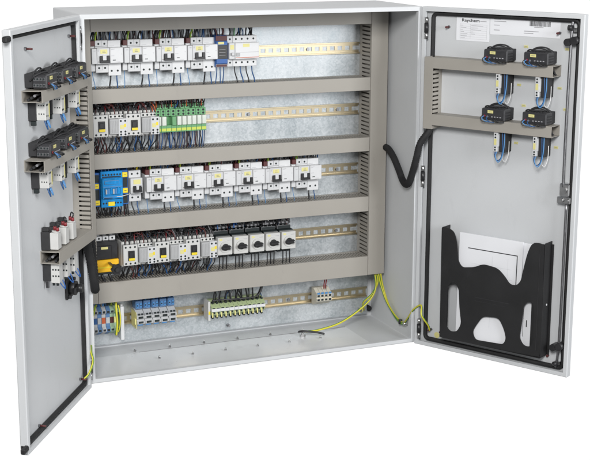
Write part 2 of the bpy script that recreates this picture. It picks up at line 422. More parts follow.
# ------------------------------------------------------------------ device prototypes (local: x right, y 0 on the plate, z 0 on the rail centre)
YB = -.0078
SCREW = None
def dots(root, pts, r=.0030, m='dark', name='terminal_screw'):
    for x, y, z in pts:
        MB(m).cyl((x, y-.0003, z), (x, y+.0015, z), r, 10).build(name, root)
def breaker():
    t = thing('residual_current_breaker', '', 'breaker')
    a = MB('white').box(.0020, .0155, -.046, YB, -.036, .034, .0006).box(.0015, .0155, -.0675, -.0462, -.013, .029, .0008)
    a.box(.0068, .0125, -.0681, -.0676, .0225, .0235, 0, 'midgrey').build('auxiliary_contact', t)
    MB('maroon').box(.003, .0155, -.05, -.012, .0345, .049, .0006).build('auxiliary_plug', t)
    b = MB('white').box(.016, .0516, -.050, YB, -.040, .050, .0007).box(.0158, .0516, -.069, -.0502, -.0135, .0305, .001)
    b.box(.0162, .0514, -.0515, -.0502, -.0385, -.0325, .0004).box(.0165, .0510, -.0506, -.0501, .0335, .0345, 0, 'midgrey').box(.0165, .0510, -.0506, -.0501, -.0185, -.0172, 0, 'midgrey')
    b.box(.0338, .0343, -.0505, -.0501, -.0385, -.020, 0, 'midgrey').box(.0338, .0343, -.0505, -.0501, .036, .049, 0, 'midgrey')
    b.box(.018, .0215, -.0694, -.0691, .022, .0232, 0, 'midgrey').box(.018, .021, -.0694, -.0691, -.008, -.0068, 0, 'maroon').build('breaker_body', t)
    g = MB('white2').box(.0522, .0885, -.050, YB, -.049, .049, .0007).box(.0522, .0902, -.072, -.0502, -.0125, .031, .0018)
    g.box(.083, .086, -.0724, -.0721, .012, .013, 0, 'greyink').build('residual_block', t)
    MB('dark').box(.0595, .0675, -.0726, -.0721, -.0045, -.0025).build('test_mark', t)
    k = MB('black').box(.0222, .0508, -.0700, -.0692, -.0105, .0060, 0).box(.0225, .0302, -.0745, -.0702, -.0085, .0095, .0008).box(.0425, .0505, -.0745, -.0702, -.0085, .0095, .0008)
    k.box(.0225, .0505, -.0765, -.0702, -.0100, -.0035, .0006).build('toggle', t)
    MB('white').box(.0312, .0415, -.0740, -.0702, -.0030, .0105, .0005).build('toggle_bridge', t)
    MB('paleyellow').box(.0253, .0452, -.0697, -.0692, .0150, .0265).box(.031, .0405, -.0701, -.0698, .0175, .0188, 0, 'midgrey').box(.031, .0385, -.0701, -.0698, .0215, .0226, 0, 'midgrey').build('rating_label', t)
    mk = MB('greyink')
    for a, q, y, z in ((.018, .0235, -.0692, .0270), (.018, .0222, -.0692, .0248), (.055, .066, -.0722, .0265), (.055, .062, -.0722, .0245), (.055, .064, -.0722, .0080), (.070, .080, -.0722, -.0090), (.019, .030, -.0502, .0335), (.056, .070, -.0502, .0335), (.020, .045, -.0502, -.0155)): mk.box(a, q, y, y+.0003, z, z+.0008)
    mk.build('marking', t)
    dots(t, [(.0255, -.050, .0405), (.0425, -.050, .0405), (.0255, -.0504, -.0265), (.0425, -.0504, -.0265), (.0612, -.050, -.0355), (.0785, -.050, -.0355)])
    return t
def breaker_small():
    t = thing('circuit_breaker', '', 'breaker')
    b = MB('white').box(.0, .0356, -.050, YB, -.040, .050, .0007).box(0, .0356, -.069, -.0502, -.0135, .0305, .001)
    b.box(.0195, .0335, -.0694, -.0691, -.0065, -.0055, 0, 'midgrey').build('breaker_body', t)
    k = MB('black').box(.0068, .0318, -.0700, -.0692, -.0105, .0085).box(.0075, .0145, -.078, -.0702, -.0085, .0065, .0008).box(.0242, .0312, -.078, -.0702, -.0085, .0065, .0008)
    k.box(.0075, .0312, -.0805, -.0782, -.0085, -.003, .0006).build('toggle', t)
    MB('white').box(.0152, .0235, -.0745, -.0702, -.0022, .0095, .0005).build('toggle_bridge', t)
    MB('paleyellow').box(.0083, .0292, -.0697, -.0692, .0135, .0265).build('rating_label', t)
    dots(t, [(.0095, -.05, .0405), (.0265, -.05, .0405), (.0095, -.05, -.0285), (.0265, -.05, -.0285)])
    return t
def contactor():
    t = thing('motor_contactor', '', 'contactor')
    b = MB('offwhite').box(0, .0445, -.058, YB, -.0365, .0365, .0008)
    b.box(.001, .0435, -.076, -.0582, -.0305, .0305, .001, 'white').build('housing', t)
    MB('black').box(.0145, .034, -.0790, -.0762, -.0165, .0135, .0008).box(.018, .030, -.0815, -.0792, -.006, .009, .001).build('actuator', t)
    MB('yellow').box(.0165, .0335, -.0798, -.0792, -.0155, -.0085).build('rating_label', t)
    dots(t, [(x, -.0762, z) for x in (.008, .0215, .0355) for z in (.0235, -.0245)])
    return t
def aux_contactor():
    t = thing('auxiliary_contactor', '', 'contactor')
    b = MB('offwhite').box(0, .0445, -.056, YB, -.0365, .0365, .0008)
    b.box(.001, .0435, -.070, -.0562, .0195, .0305, .0008, 'white').box(.001, .0265, -.066, -.0562, -.032, -.0245, .0008, 'midgrey').build('housing', t)
    g = MB('grey').box(.001, .0268, -.080, -.0562, -.024, .019, .001)
    for k in range(5): g.box(.0035+k*.0046, .0060+k*.0046, -.0812, -.0802, -.02, .015, .0003)
    g.build('arc_cover', t)
    MB('white').box(.0272, .0525, -.077, -.0563, -.031, .0192, .001).build('timer_module', t)
    MB('paleyellow').box(.031, .0425, -.0776, -.0772, -.010, .001).box(.0425, .0485, -.0776, -.0772, -.005, .004, 0, 'yellow').build('rating_label', t)
    dots(t, [(x, -.070, .025) for x in (.007, .019, .031, .040)]+[(x, -.077, z) for x in (.0335, .0462) for z in (.0125, -.018, -.0258)])
    return t
def motor_starter():
    t = thing('motor_starter', '', 'motor starter')
    MB('dark').box(.0005, .0455, -.062, YB, -.030, .030, .001).box(.001, .045, -.045, YB, -.042, .040, .001, 'midgrey').build('housing', t)
    f = MB('offwhite').box(0.0008, .0462, -.083, -.0622, -.0255, .0275, .0012)
    f.box(.006, .0145, -.0835, -.0831, .0185, .0235, 0, 'paleyellow').box(.03, .042, -.0835, -.0831, .0185, .0195, 0, 'greyink').build('front_cover', t)
    k = MB('black').cyl((.0235, -.0832, -.001), (.0235, -.0862, -.001), .0165, 24, 'offwhite').cyl((.0235, -.0863, -.001), (.0235, -.0880, -.001), .0105, 20)
    k.box(.0078, .0392, -.0995, -.0881, -.0075, .0055, .0045)
    k.box(.0345, .0365, -.0999, -.0993, -.0025, .0005, 0, 'white').build('rotary_knob', t)
    for x in (.010, .023, .036): MB('steel').cyl((x, -.036, .0402), (x, -.036, .0412), .0035, 10).build('terminal_screw', t)
    return t
G1 = 'residual current breakers in the top row'; G3 = 'residual current breakers in the third row'
where1 = ['white residual current breaker at the hinge end of the topmost row', 'white residual current breaker second along the topmost row', 'white residual current breaker third along the topmost row',
          'white residual current breaker next to the blue timer relay']
where3 = ['white residual current breaker beside the slim breaker, third row', 'white residual current breaker second of six in the third row', 'white residual current breaker third of six in the third row',
          'white residual current breaker fourth of six in the third row', 'white residual current breaker fifth of six in the third row', 'white residual current breaker next to bare rail in the third row']
X1 = [.0815, .1745, .268, .3605]; X3 = [.231, .3215, .412, .505, .5965, .6885]
pb = breaker(); first = True; BR1, BR3 = [], []
for x, l in zip(X1, where1): BR1.append((x, place(pb, first, (x, YP, RZ[0]), l, 0, G1))); first = False
for x, l in zip(X3, where3): BR3.append((x, place(pb, False, (x, YP, RZ[2]-.001), l, 0, G3)))
t = breaker_small(); place(t, True, (.184, YP, RZ[2]-.001), 'slim white two pole breaker between blue relay and larger breakers')

# blue relay, top row
t = thing('timer_relay', 'slim blue relay with black front between white breakers in the topmost row', 'relay', (.447, YP, RZ[0]+.004))
MB('blue').box(0, .036, -.058, YB, -.040, .050, .001).box(.001, .035, -.066, -.0582, -.030, .034, .001).build('housing', t)
MB('black').box(.002, .034, -.0675, -.0662, -.016, .0235, .0005).build('front_panel', t)
MB('paleyellow').box(.006, .024, -.0672, -.0662, .0255, .0325).build('rating_label', t)
MB('maroon').box(.001, .035, -.062, -.0584, .0352, .0495, .0006).box(.001, .035, -.061, -.0584, -.0395, -.032, .0006, 'white').build('terminal_cover', t)
for k in range(3): MB('greyink').box(.009, .028, -.0679, -.0676, -.006+k*.008, -.005+k*.008).build('marking', t)
# four pole device, top row
t = thing('residual_current_switch', 'wide four pole residual current switch with red line beside bare rail', 'breaker', (.486, YP, RZ[0]+.001))
MB('white').box(0, .0174, -.050, YB, -.038, .050, .0007).box(0, .0174, -.069, -.0502, -.0145, .0315, .001).build('breaker_body', t)
MB('white').box(.0045, .0125, -.079, -.0692, -.004, .004, .001).build('toggle', t)
MB('paleyellow').box(.003, .0145, -.0697, -.0692, .013, .026).build('rating_label', t)
MB('white2').box(.0182, .092, -.050, YB, -.038, .050, .0007).box(.0182, .092, -.070, -.0502, -.0150, .0315, .0012).build('residual_block', t)
MB('orangered').box(.0195, .0905, -.0704, -.0701, -.0115, -.0100).build('red_line', t)
MB('greyink').box(.0195, .0905, -.0704, -.0701, .004, .0047).build('marking', t)
MB('paleyellow').box(.042, .062, -.0705, -.0701, .0195, .0285).build('rating_label', t)
MB('grey').box(.02, .032, -.0730, -.0702, -.0065, .0025, .0008).build('test_button', t)
dots(t, [(x, -.05, z) for x in (.0275, .0455, .0635, .0815) for z in (.041, -.0265)]+[(.009, -.05, .041), (.009, -.05, -.0265)])

# contactors
pc, pa = contactor(), aux_contactor(); fc = fa = True
GC, GA = 'white contactors with black actuators', 'grey fronted auxiliary contactors'
C2 = [(.0785, .1245), (.173, .2185)]; C4 = [(.1545, .2005), (.2495, .2955), (.3440, .3900)]
l2 = [('white contactor nearest the hinge in the row with green relays', 'grey ribbed auxiliary contactor between two contactors, green relay row'),
      ('white contactor between two grey ribbed ones in the green relay row', 'grey ribbed auxiliary contactor touching the green relays')]
l4 = [('white contactor next to the black and yellow isolator', 'grey ribbed auxiliary contactor first after the isolator, rotary starter row'),
      ('white contactor second from the isolator in the rotary starter row', 'grey ribbed auxiliary contactor in the middle of the rotary starter row'),
      ('white contactor third from the isolator in the rotary starter row', 'grey ribbed auxiliary contactor touching the rotary motor starters')]
CONT = []
for row, ls, z in ((C2, l2, RZ[1]), (C4, l4, RZ[3]+.001)):
    for (xa, xb), (la, lb) in zip(row, ls):
        place(pc, fc, (xa, YP, z), la, 0, GC); fc = False
        place(pa, fa, (xb, YP, z), lb, 0, GA); fa = False
        CONT.append((xa, xb, z))
pm = motor_starter(); X4 = [.4400, .4908, .5416, .5924, .6432]
lm = ['white motor starter with black rotary knob touching the contactors', 'white motor starter with black rotary knob second from the contactors', 'white motor starter with black rotary knob in the middle of five',
      'white motor starter with black rotary knob fourth from the contactors', 'white motor starter with black rotary knob next to bare rail']
for i, (x, l) in enumerate(zip(X4, lm)): place(pm, i == 0, (x, YP, RZ[3]+.002), l, 0, 'motor starters with black rotary knobs')

# green relay modules
def relay(col):
    t = thing('relay_module', '', 'relay')
    b = MB('green').box(0, .0148, -.034, YB, -.034, .044, .0006).box(0, .0148, -.046, -.0342, .012, .032, .0006).box(0, .0148, -.05, -.0342, -.034, -.014, .0006)
    b.build('socket', t)
    if col: MB(col).box(.0012, .0136, -.056, -.0344, -.0136, .0115, .0006).build('relay_cube', t)
    MB('lime').box(.0008, .0140, -.0512, -.0502, -.0305, -.0225).build('marker_tag', t)
    for z, y in ((.038, -.034), (.026, -.046), (.017, -.046)): MB('dark').cyl((.0074, y-.0003, z), (.0074, y+.001, z), .0034, 10).build('terminal_hole', t)
    return t
pr = relay('cube'); pg = relay('green'); pn = relay(None)
kinds = ['w', 'w', 'n', 'g', 'w', 'w', 'w', 'w', 'w', 'w']
rl = ['green relay module with pale cube touching the grey auxiliary contactor', 'green relay module with pale cube beside the empty socket', 'empty green relay socket with a dark gap in the relay strip', 'relay module with a green cube beside the empty socket',
      'green relay module with pale cube touching the one with green cube', 'green relay module with pale cube second after the green cube', 'green relay module with pale cube third after the green cube', 'green relay module with pale cube third from bare rail',
      'green relay module with pale cube second from bare rail', 'green relay module with pale cube at the bare rail end']
seen = set(); RX = [.2695+.0151*k for k in range(10)]
for x, k, l in zip(RX, kinds, rl):
    p = {'w': pr, 'n': pn, 'g': pg}[k]; place(p, k not in seen, (x, YP, RZ[1]+.002), l, 0, 'green relay modules in a strip'); seen.add(k)

# blue safety relay
t = thing('safety_relay', 'bright blue safety relay with yellow tags at the hinge end of its row', 'relay', (.0785, YP, RZ[2]))
MB('brightblue').box(.020, .083, -.064, YB, -.050, .054, .001).box(.022, .081, -.074, -.0642, -.024, .036, .001, 'brightblue').build('housing', t)
MB('blue').box(.0, .0195, -.056, YB, -.048, .05, .001).box(.003, .017, -.0566, -.0561, -.028, .001, 0, 'dark').box(.003, .017, -.0566, -.0561, .022, .044, 0, 'dark').build('terminal_strip', t)
MB('blue').box(.0835, .101, -.058, YB, -.046, .054, .001).box(.086, .099, -.0586, -.0581, .004, .032, 0, 'dark').box(.086, .099, -.0586, -.0581, -.042, -.016, 0, 'dark').build('terminal_strip', t)
MB('brightblue').box(.024, .079, -.0760, -.0742, .032, .0352, .0004, 'dark').box(.024, .079, -.0650, -.0642, -.033, -.0265, .0004, 'dark').box(.024, .079, -.0650, -.0642, .0365, .0395, 0, 'dark').box(.026, .050, -.0762, -.0742, -.022, -.0205, 0, 'dark').box(.028, .074, -.0765, -.0742, -.012, .008, .001, 'dark').box(.028, .07, -.0760, -.0742, .018, .029, .0008, 'midgrey').build('circuit_block', t)
for k in range(6): MB(('grey', 'wirelight', 'brightblue')[k % 3]).box(.030+k*.007, .0345+k*.007, -.0788, -.0767, -.009, .005+.002*(k % 3), .0005).build('component', t)
for k in range(7): MB('dark').cyl((.0265+k*.0084, -.0645, .044), (.0265+k*.0084, -.06, .044), .0028, 10).build('terminal_hole', t)
for k in range(7): MB('dark').cyl((.0265+k*.0084, -.0645, -.038), (.0265+k*.0084, -.06, -.038), .0028, 10).build('terminal_hole', t)
MB('wirelight').box(.024, .079, -.0752, -.0743, .010, .0125).box(.024, .079, -.0752, -.0743, -.0195, -.0165).build('cover_edge', t)
for x, z, y in ((.001, .005, -.057), (.002, -.043, -.057), (.084, .034, -.059), (.084, -.012, -.059)):
    MB('yellow').box(x, x+.015, y-.003, y+.0005, z, z+.014, .0006).box(x+.004, x+.011, y-.0034, y-.0031, z+.006, z+.0072, 0, 'dark').build('marker_tag', t)
MB('tie').tube([(.062, -.0755, -.018), (.074, -.079, -.0175), (.092, -.072, -.016), (.106, -.05, -.019)], .0011, 6).build('pale_lead', t)
MB('yellow').box(.040, .059, -.066, -.0642, -.046, -.034, .0005).build('marker_tag', t)

# switch disconnector with shaft
t = thing('isolator_switch', 'black and yellow isolator with white terminals and a round knob on its shaft', 'switch', (.060, YP, RZ[3]))
MB('black').box(0, .080, -.070, YB, -.0055, .047, .0015).box(.016, .062, -.078, -.0702, -.004, .036, .002).build('housing', t)
MB('orange').box(.004, .082, -.075, YB, -.0425, -.0060, .0015).box(.01, .076, -.0765, -.0752, -.03, -.026, 0, 'yellow').build('yellow_base', t)
w = MB('white2')
for k in range(4): w.box(.001+k*.0195, .0185+k*.0195, -.060, YB, .0474, .060, .001).cyl((.0098+k*.0195, -.04, .060), (.0098+k*.0195, -.04, .068), .006, 12)
w.build('terminal_cover', t)
dots(t, [(.0098+k*.0195, -.060, .054) for k in range(4)])
MB('paleyellow').box(.030, .050, -.0787, -.0782, .026, .033).build('rating_label', t)
MB('dark').box(.002, .076, -.07, YB, -.050, -.043, .001).build('lower_terminal', t)
MB('darksteel').box(.050, .056, -.150, -.0765, -.018, -.012, .0005).build('shaft', t)
kn = MB('black').cyl((.053, -.150, -.015), (.053, -.160, -.015), .0135, 20).cyl((.053, -.1601, -.015), (.053, -.166, -.015), .006, 12, 'blackmatte')
for k in range(6):
    a = k*math.pi/3; kn.cyl((.053+.0125*math.cos(a), -.151, -.015+.0125*math.sin(a)), (.053+.0125*math.cos(a), -.159, -.015+.0125*math.sin(a)), .0042, 10)
kn.build('knob', t)

# terminal blocks near the floor
def term(kind, wd, z0, z1, cols, marker=None, depth=.050):
    t = thing('terminal_block', '', 'terminal')
    prof = [(-depth*.45, z0), (-depth, z0+.016), (-depth, z0+.024), (-depth*.86, z0+.03), (-depth*.86, z1-.03), (-depth, z1-.024), (-depth, z1-.016), (-depth*.45, z1), (YB, z1), (YB, z0)]
    MB(cols[0]).prism(prof, .0003, wd-.0003, lambda a, b, c: Vector((c, a, b))).build('housing', t)
    zc = (z0+z1)/2
    MB(cols[1]).box(.0008, wd-.0008, -depth*.86-.0012, -depth*.86+.002, zc-.009, zc+.009).build('marker_strip', t)
    for sgn in (-1, 1):
        z = (z1-.0205) if sgn > 0 else z0+.0205
        MB(cols[2]).box(wd*.18, wd*.82, -depth-.0004, -depth+.004, z-.0032, z+.0032).build('clamp_slot', t)
    return t
def put(proto, first, x, label, group, dz=0): return place(proto, first, (x, YP, RZ[4]+dz), label, 0, group)
gA = 'coloured terminals at the hinge end'
colsA = [('grey', 'wireblue', 'dark'), ('mutedblue', 'grey', 'dark'), ('terminalgrey', 'orangered', 'dark'), ('mutedblue', 'terminalgrey', 'dark'), ('palegreen', 'maroon', 'dark'), ('palegreen', 'paleyellow', 'dark')]
lA = ['grey terminal block against the hinge end of the floor rail', 'muted blue terminal block second from the hinge end', 'grey terminal block with orange strip beside blue ones', 'muted blue terminal block beside a pale green terminal', 'pale green earth terminal block with dark red strip', 'pale green earth terminal block with yellow wires']
for k, (c, l) in enumerate(zip(colsA, lA)): put(term('a', .0122, -.034, .062, c, depth=.056), True, .068+.0124*k, l, gA)
e = MB('white2').box(0, .0105, -.048, YB, -.052, .05, .001).cyl((.005, -.04, .05), (.005, -.04, .056), .004, 10).build('end_stop'); e.location = (.150, YP, RZ[4]); tag(e, 'tall white plastic end stop beside the coloured terminals', 'end stop')
pB = term('b', .0232, -.021, .035, ('terminalgrey', 'grey', 'dark'), depth=.062)
MB('mutedblue').box(.001, .0222, -.044, YB, .0355, .060, .001).build('upper_tier', pB)
for q in (.003, .0135): MB('wirelight').box(q, q+.0065, -.0475, -.0441, .040, .054, .0006).cyl((q+.0032, -.0477, .047), (q+.0032, -.0474, .047), .0022, 8, 'dark').build('plug', pB)
MB('wirelight').box(.004, .0192, -.0545, -.0534, -.012, .0).build('blue_insert', pB)
for z in (.012, .022): MB('dark').box(.004, .0095, -.0625, -.058, z, z+.004).box(.0135, .019, -.0625, -.058, z, z+.004).build('clamp_slot', pB)
lB = ['grey terminal with blue upper tier nearest the white end stop', 'grey terminal with blue upper tier, second of five', 'grey terminal with blue upper tier, middle one of five', 'grey terminal with blue upper tier, fourth of five', 'grey terminal with blue upper tier next to bare rail']
for k, l in enumerate(lB): put(pB, k == 0, .196+.0245*k, l, 'grey terminals with blue upper tier')
pl_ = MB('paleyellow').box(0, .0012, -.058, YB, -.02, .03).box(-.004, .0, -.06, -.045, -.006, .012, .0004).build('end_plate'); pl_.location = (.1935, YP, RZ[4]); tag(pl_, 'thin yellow end plate beside the grey and blue terminals', 'end plate')
pC = term('c', .0142, -.020, .034, ('offgreen', 'white2', 'dark'), depth=.056)
MB('white2').box(.0001, .0141, -.0585, -.045, .0050, .0140, .0004).build('marker_cap', pC)
MB('paleyellow').box(.0012, .0050, -.0568, -.0560, -.0125, .0020).build('clamp_tag', pC)
for z in (-.017, .029): MB('dark').cyl((.0071, -.046, z), (.0071, -.036, z), .0034, 8).build('clamp_hole', pC)
lC = ['pale green terminal at the hinge end of the white strip']+[f'pale green terminal, {ORD[k]} along the white marker strip' for k in range(1, 11)]+['pale green terminal at the end of the white strip near the red wire']
for k, l in enumerate(lC): put(pC, k == 0, .428+.0144*k, l, 'pale green terminals under a white marker strip')
pE = MB('offwhite').box(0, .0075, -.05, YB, -.024, .036, .0008).box(.001, .0065, -.0506, -.0501, -.004, .006, 0, 'yellow').build('end_bracket'); pE.location = (.4195, YP, RZ[4]); tag(pE, 'off white end bracket with yellow dot before the pale green terminals', 'end bracket')
pD = term('d', .0125, -.018, .036, ('beige', 'orangered', 'dark'), depth=.05)
MB('wirelight').box(.002, .0105, -.0507, -.0498, .0205, .0265).build('clamp_tag', pD)
lD = ['small beige terminal with dark clamps at the hinge side of its group of four', 'small beige terminal second of four on the floor rail', 'small beige terminal third of four under the red wire', 'small beige terminal at the bare end of its group of four']
for k, l in enumerate(lD): put(pD, k == 0, .775+.0128*k, l, 'small beige terminals near the bare end of the floor rail')

# ------------------------------------------------------------------ wires
def wire(pts, r, m, label, group, m2=None, n=6, sub=5, name='control_wire', cat='wire', ring=0):
    if m == 'yellow' and m2: m = 'earthyellow'
    o = MB(m).tube(pts, r, n, m, m2, sub, ring).build(name)
    c = Vector(pts[0]); o.data.transform(Matrix.Translation(-c)); o.location = c
    return tag(o, label, cat, group)
def rnd(a): return random.uniform(-a, a)
def up_wire(x, y, z, zd, m, label, group, dx=None, r=.0014, m2=None, yd=None):
    dx = rnd(.008) if dx is None else dx; yd = .225 if yd is None else yd
    wire([(x, y, z), (x+dx*.15, y+(yd-y)*.15, z+(zd-z)*.35), (x+dx*.75, yd, z+(zd-z)*.75), (x+dx, yd+.004, zd)], r, m, label, group, m2)
# row 1 (duct bottom .943, lower duct top .784)
GW = 'wires between devices and wiring ducts'
for i, (x, o) in enumerate(BR1):
    w_ = f'the {ORD[i]} residual current breaker in the topmost row'
    for k, (a, m) in enumerate(((.025, 'black'), (.042, 'black'), (.059, 'wireblue'), (.075, 'midgrey'), (.083, 'black'))):
        up_wire(x+a, .235, .914, .952, m, {'black': 'thin black', 'wireblue': 'thin blue', 'midgrey': 'thin grey'}[m]+' wire entering the top of '+w_, GW, yd=.232+rnd(.01))
    up_wire(x+.0175, .232, .914, .952, 'yellow', 'yellow green earth wire atop '+w_, GW, r=.0026, m2='stripegreen', dx=.004)
    for a, m in ((.050, 'midgrey'), (.067, 'black'), (.034, 'midgrey')): up_wire(x+a, .252, .912, .952, m, ('thin black' if m == 'black' else 'thin grey')+' wire behind the top of '+w_, GW, r=.0021, dx=rnd(.012), yd=.256)
    for a in (.006, .012): up_wire(x+a, .236, .914, .952, 'black', 'thin black auxiliary wire beside '+w_, GW, r=.0016, dx=rnd(.005))
    for k, (a, m, n_) in enumerate(((.0612, 'black', 'thick black'), (.0785, 'wireblue', 'thin blue'))):
        up_wire(x+a, .236, .822, .776, m, n_+' wire leaving the bottom of '+w_, GW, dx=-.010 if k == 0 else -.002, r=.0022-.0005*k)
    up_wire(x+.0095, .24, .838, .776, 'wirelight', 'pale blue auxiliary wire below '+w_, GW, r=.0009)
for a, m in ((.006, 'maroon'), (.016, 'black'), (.026, 'maroon')): up_wire(.447+a, .222, .918, .952, m, 'thin dark wire entering the top of the blue timer relay', GW, r=.0016)
for a in (.006, .016, .027): up_wire(.447+a, .222, .832, .776, 'wireblue', 'thin blue wire leaving the bottom of the blue timer relay', GW, r=.0014, dx=rnd(.003))
for k, a in enumerate((.0275, .0455, .0635, .0815)):
    up_wire(.486+a, .24, .915, .953, 'black' if k else 'green', ('black' if k else 'green')+' wire entering the top of the wide four pole switch', GW, r=.0020, dx=-.006)
    up_wire(.486+a, .24, .83, .776, ('black', 'wireblue', 'black', 'wireblue')[k], ('black', 'blue')[k % 2]+' wire leaving the bottom of the wide four pole switch', GW, r=.0017, dx=.004)
# row 2 contactors: many black wires up to .745 and down to .602
def contactor_wires(xa, xb, z, zt, zb, where, n=0):
    for k, a in enumerate((.008, .0215, .0355)):
        MBm = 'black'
        up_wire(xa+a, .205, z+.030, zt+.004, MBm, f'black wire rising from the white contactor {where}', GW, r=.0019, dx=-.012+rnd(.01), yd=.225)
        up_wire(xa+a+.004, .215, z+.033, zt+.004, ('maroon', 'black', 'red')[k], ('dark red', 'black', 'red')[k]+f' wire behind the white contactor {where}', GW, r=.0012, dx=.014+rnd(.01), yd=.24)
        up_wire(xa+a, .208, z-.030, zb-.006, 'black', f'black wire hanging below the white contactor {where}', GW, r=.0019, dx=-.010+rnd(.006))
    for q in range(3): wire([(xa+.004+.03*q, .236, z+.046), (xa+.016+.03*q, .214+.006*q, z+.056+.003*q), (xa+.030+.03*q, .222, z+.053), (xa+.036+.03*q, .24, z+.046)], .0022, ('black', 'maroon', 'black')[q], ('black', 'dark red', 'black')[q]+f' wire looped over the contactor pair {where}', GW)
    for k, a in enumerate((.007, .019, .031, .042)):
        up_wire(xb+a, .209, z+.030, zt+.004, 'black' if k != 1 else 'maroon', ('black' if k != 1 else 'dark red')+f' wire rising from the grey auxiliary contactor {where}', GW, r=.0017, dx=-.014+rnd(.012))
        up_wire(xb+a+.004, .206, z-.030, zb-.006, 'black' if k != 2 else 'wireblue', ('black' if k != 2 else 'blue')+f' wire hanging below the grey auxiliary contactor {where}', GW, r=.0016, dx=-.012+rnd(.006))
wh = ['nearest the hinge, green relay row', 'next to the green relays', 'next to the isolator', 'amid the rotary starter row', 'next to the rotary starters']
for (xa, xb, z), w_ in zip(CONT, wh): contactor_wires(xa, xb, z, .745 if z > .5 else .373, .602 if z > .5 else .230, w_)
# dark clips on top of the contactors (wire ferrule blocks)
for (xa, xb, z), w_ in zip(CONT, wh):
    for x, n_, c in ((xa+.004, 'white contactor', 0), (xb+.003, 'grey auxiliary contactor', 1)):
        mb = MB('blackmatte').box(0, .036, -.052, -.010, 0, .007, .0008)
        for k in range(3): mb.cyl((.006+k*.012, -.046, .0071), (.006+k*.012, -.046, .013), .0038, 8, ('maroon', 'midgrey', 'black')[k])
        o = mb.build('ferrule_clip'); o.location = (x, YP, z+.0368); tag(o, f'black ferrule clip on the {n_} {w_}', 'ferrule clip', 'black caps on the contactors')
for k, x in enumerate(RX):
    up_wire(x+.004, .236, .720, .749, 'maroon' if k % 3 else 'orangered', ('dark red' if k % 3 else 'orange red')+' wire rising from the strip of green relays', GW, r=.0014, dx=-.004+rnd(.004))
    up_wire(x+.011, .234, .719, .749, 'black', 'black wire rising from the strip of green relays', GW, r=.0015, dx=rnd(.006))
    up_wire(x+.0045, .228, .650, .596, 'wireblue' if k % 2 else 'black', ('blue' if k % 2 else 'black')+' wire hanging below the strip of green relays', GW, r=.0014, dx=-.008+rnd(.004))
    up_wire(x+.0115, .232, .650, .596, 'navy', 'dark blue wire hanging below the strip of green relays', GW, r=.0012, dx=-.004+rnd(.004))
for k in range(2):
    up_wire(.256+.008*k, .215, .712, .749, 'orangered', 'orange wire beside the grey contactor touching the green relays', GW, r=.0016, dx=-.014)
# row 3
for i, (x, o) in enumerate(BR3):
    w_ = f'the {ORD[i]} residual current breaker in the third row'
    for k, (a, m, n_) in enumerate(((.025, 'black', 'black'), (.042, 'black', 'black'), (.060, 'midgrey', 'grey'), (.076, 'black', 'black'))):
        up_wire(x+a, .236, .542, .569, m, n_+' wire entering the top of '+w_, GW, r=.0022, dx=rnd(.006), yd=.232)
    up_wire(x+.0175, .230, .543, .569, 'yellow', 'yellow green earth wire atop '+w_, GW, r=.0032, m2='stripegreen', dx=.003)
    up_wire(x+.009, .236, .542, .569, 'maroon', 'dark red auxiliary wire beside '+w_, GW, r=.0020, dx=.003)
    up_wire(x+.0612, .236, .449, .411, 'black', 'thick black wire leaving the bottom of '+w_, GW, r=.0023, dx=-.004)
    up_wire(x+.0785, .236, .449, .411, 'wireblue', 'blue wire leaving the bottom of '+w_, GW, r=.0014, dx=-.002)
    up_wire(x+.010, .24, .462, .411, 'wirelight', 'pale blue auxiliary wire below '+w_, GW, r=.0009)
for a in (.0095, .0265):
    up_wire(.184+a, .236, .542, .569, 'yellow' if a > .02 else 'black', ('yellow' if a > .02 else 'black')+' wire entering the top of the slim two pole breaker', GW, r=.0026)
    up_wire(.184+a, .236, .457, .411, 'wireblue' if a > .02 else 'black', ('blue' if a > .02 else 'black')+' wire leaving the bottom of the slim two pole breaker', GW, r=.0016)
for k in range(8):
    up_wire(.100+.0082*k, .216, .452, .410, 'black', 'black wire hanging below the blue safety relay', GW, r=.0019, dx=rnd(.006))
for k in range(6):
    up_wire(.104+.010*k, .219, .547, .569, 'blue', 'dark blue wire entering the top of the blue safety relay', GW, r=.0016)
for k in range(3): up_wire(.168+.005*k, .222, .452, .410, 'black', 'black wire hanging below the narrow strip of the blue safety relay', GW, r=.0017, dx=.004)
# row 4 motor starters
for i, x in enumerate(X4):
    n_ = ['touching the contactors', 'second from the contactors', 'in the middle of five', 'fourth from the contactors', 'next to bare rail'][i]
    for k, a in enumerate((.010, .023, .036)):
        up_wire(x+a, .2195, .3515, .379, 'black' if k else ('wireblue', 'blue', 'black', 'midgrey', 'black')[i], ('black' if k else ('blue', 'dark blue', 'black', 'grey', 'black')[i])+' wire above the motor starter '+n_, GW, r=.0021, dx=rnd(.006), yd=.23)
        up_wire(x+.014+.011*k, .216, .274, .224, 'black', 'black wire hanging below the motor starter '+n_, GW, r=.0017, dx=rnd(.0015), yd=.218)
    o = MB('midgrey').box(0, .038, -.052, -.012, 0, .006, .0008).cyl((.019, -.036, .006), (.019, -.036, .014), .009, 12, ('grey', 'blue', 'grey', 'steel', 'grey')[i]).build('ferrule_clip')
    o.location = (x+.004, YP, RZ[3]+.0495); tag(o, 'grey round topped clip on the motor starter '+n_, 'ferrule clip', 'grey caps on the motor starters')
# isolator lower cables
for k in range(3):
    wire([(.072+.022*k, .222, .254), (.074+.022*k, .214, .243), (.082+.022*k, .214, .222)], .0042, 'black', 'thick black cable below the black and yellow isolator', GW, n=10)
for k in range(4): up_wire(.070+.0195*k, .236, .368, .378, 'black', 'thick black cable above the isolator terminals', GW, r=.003, dx=.002)
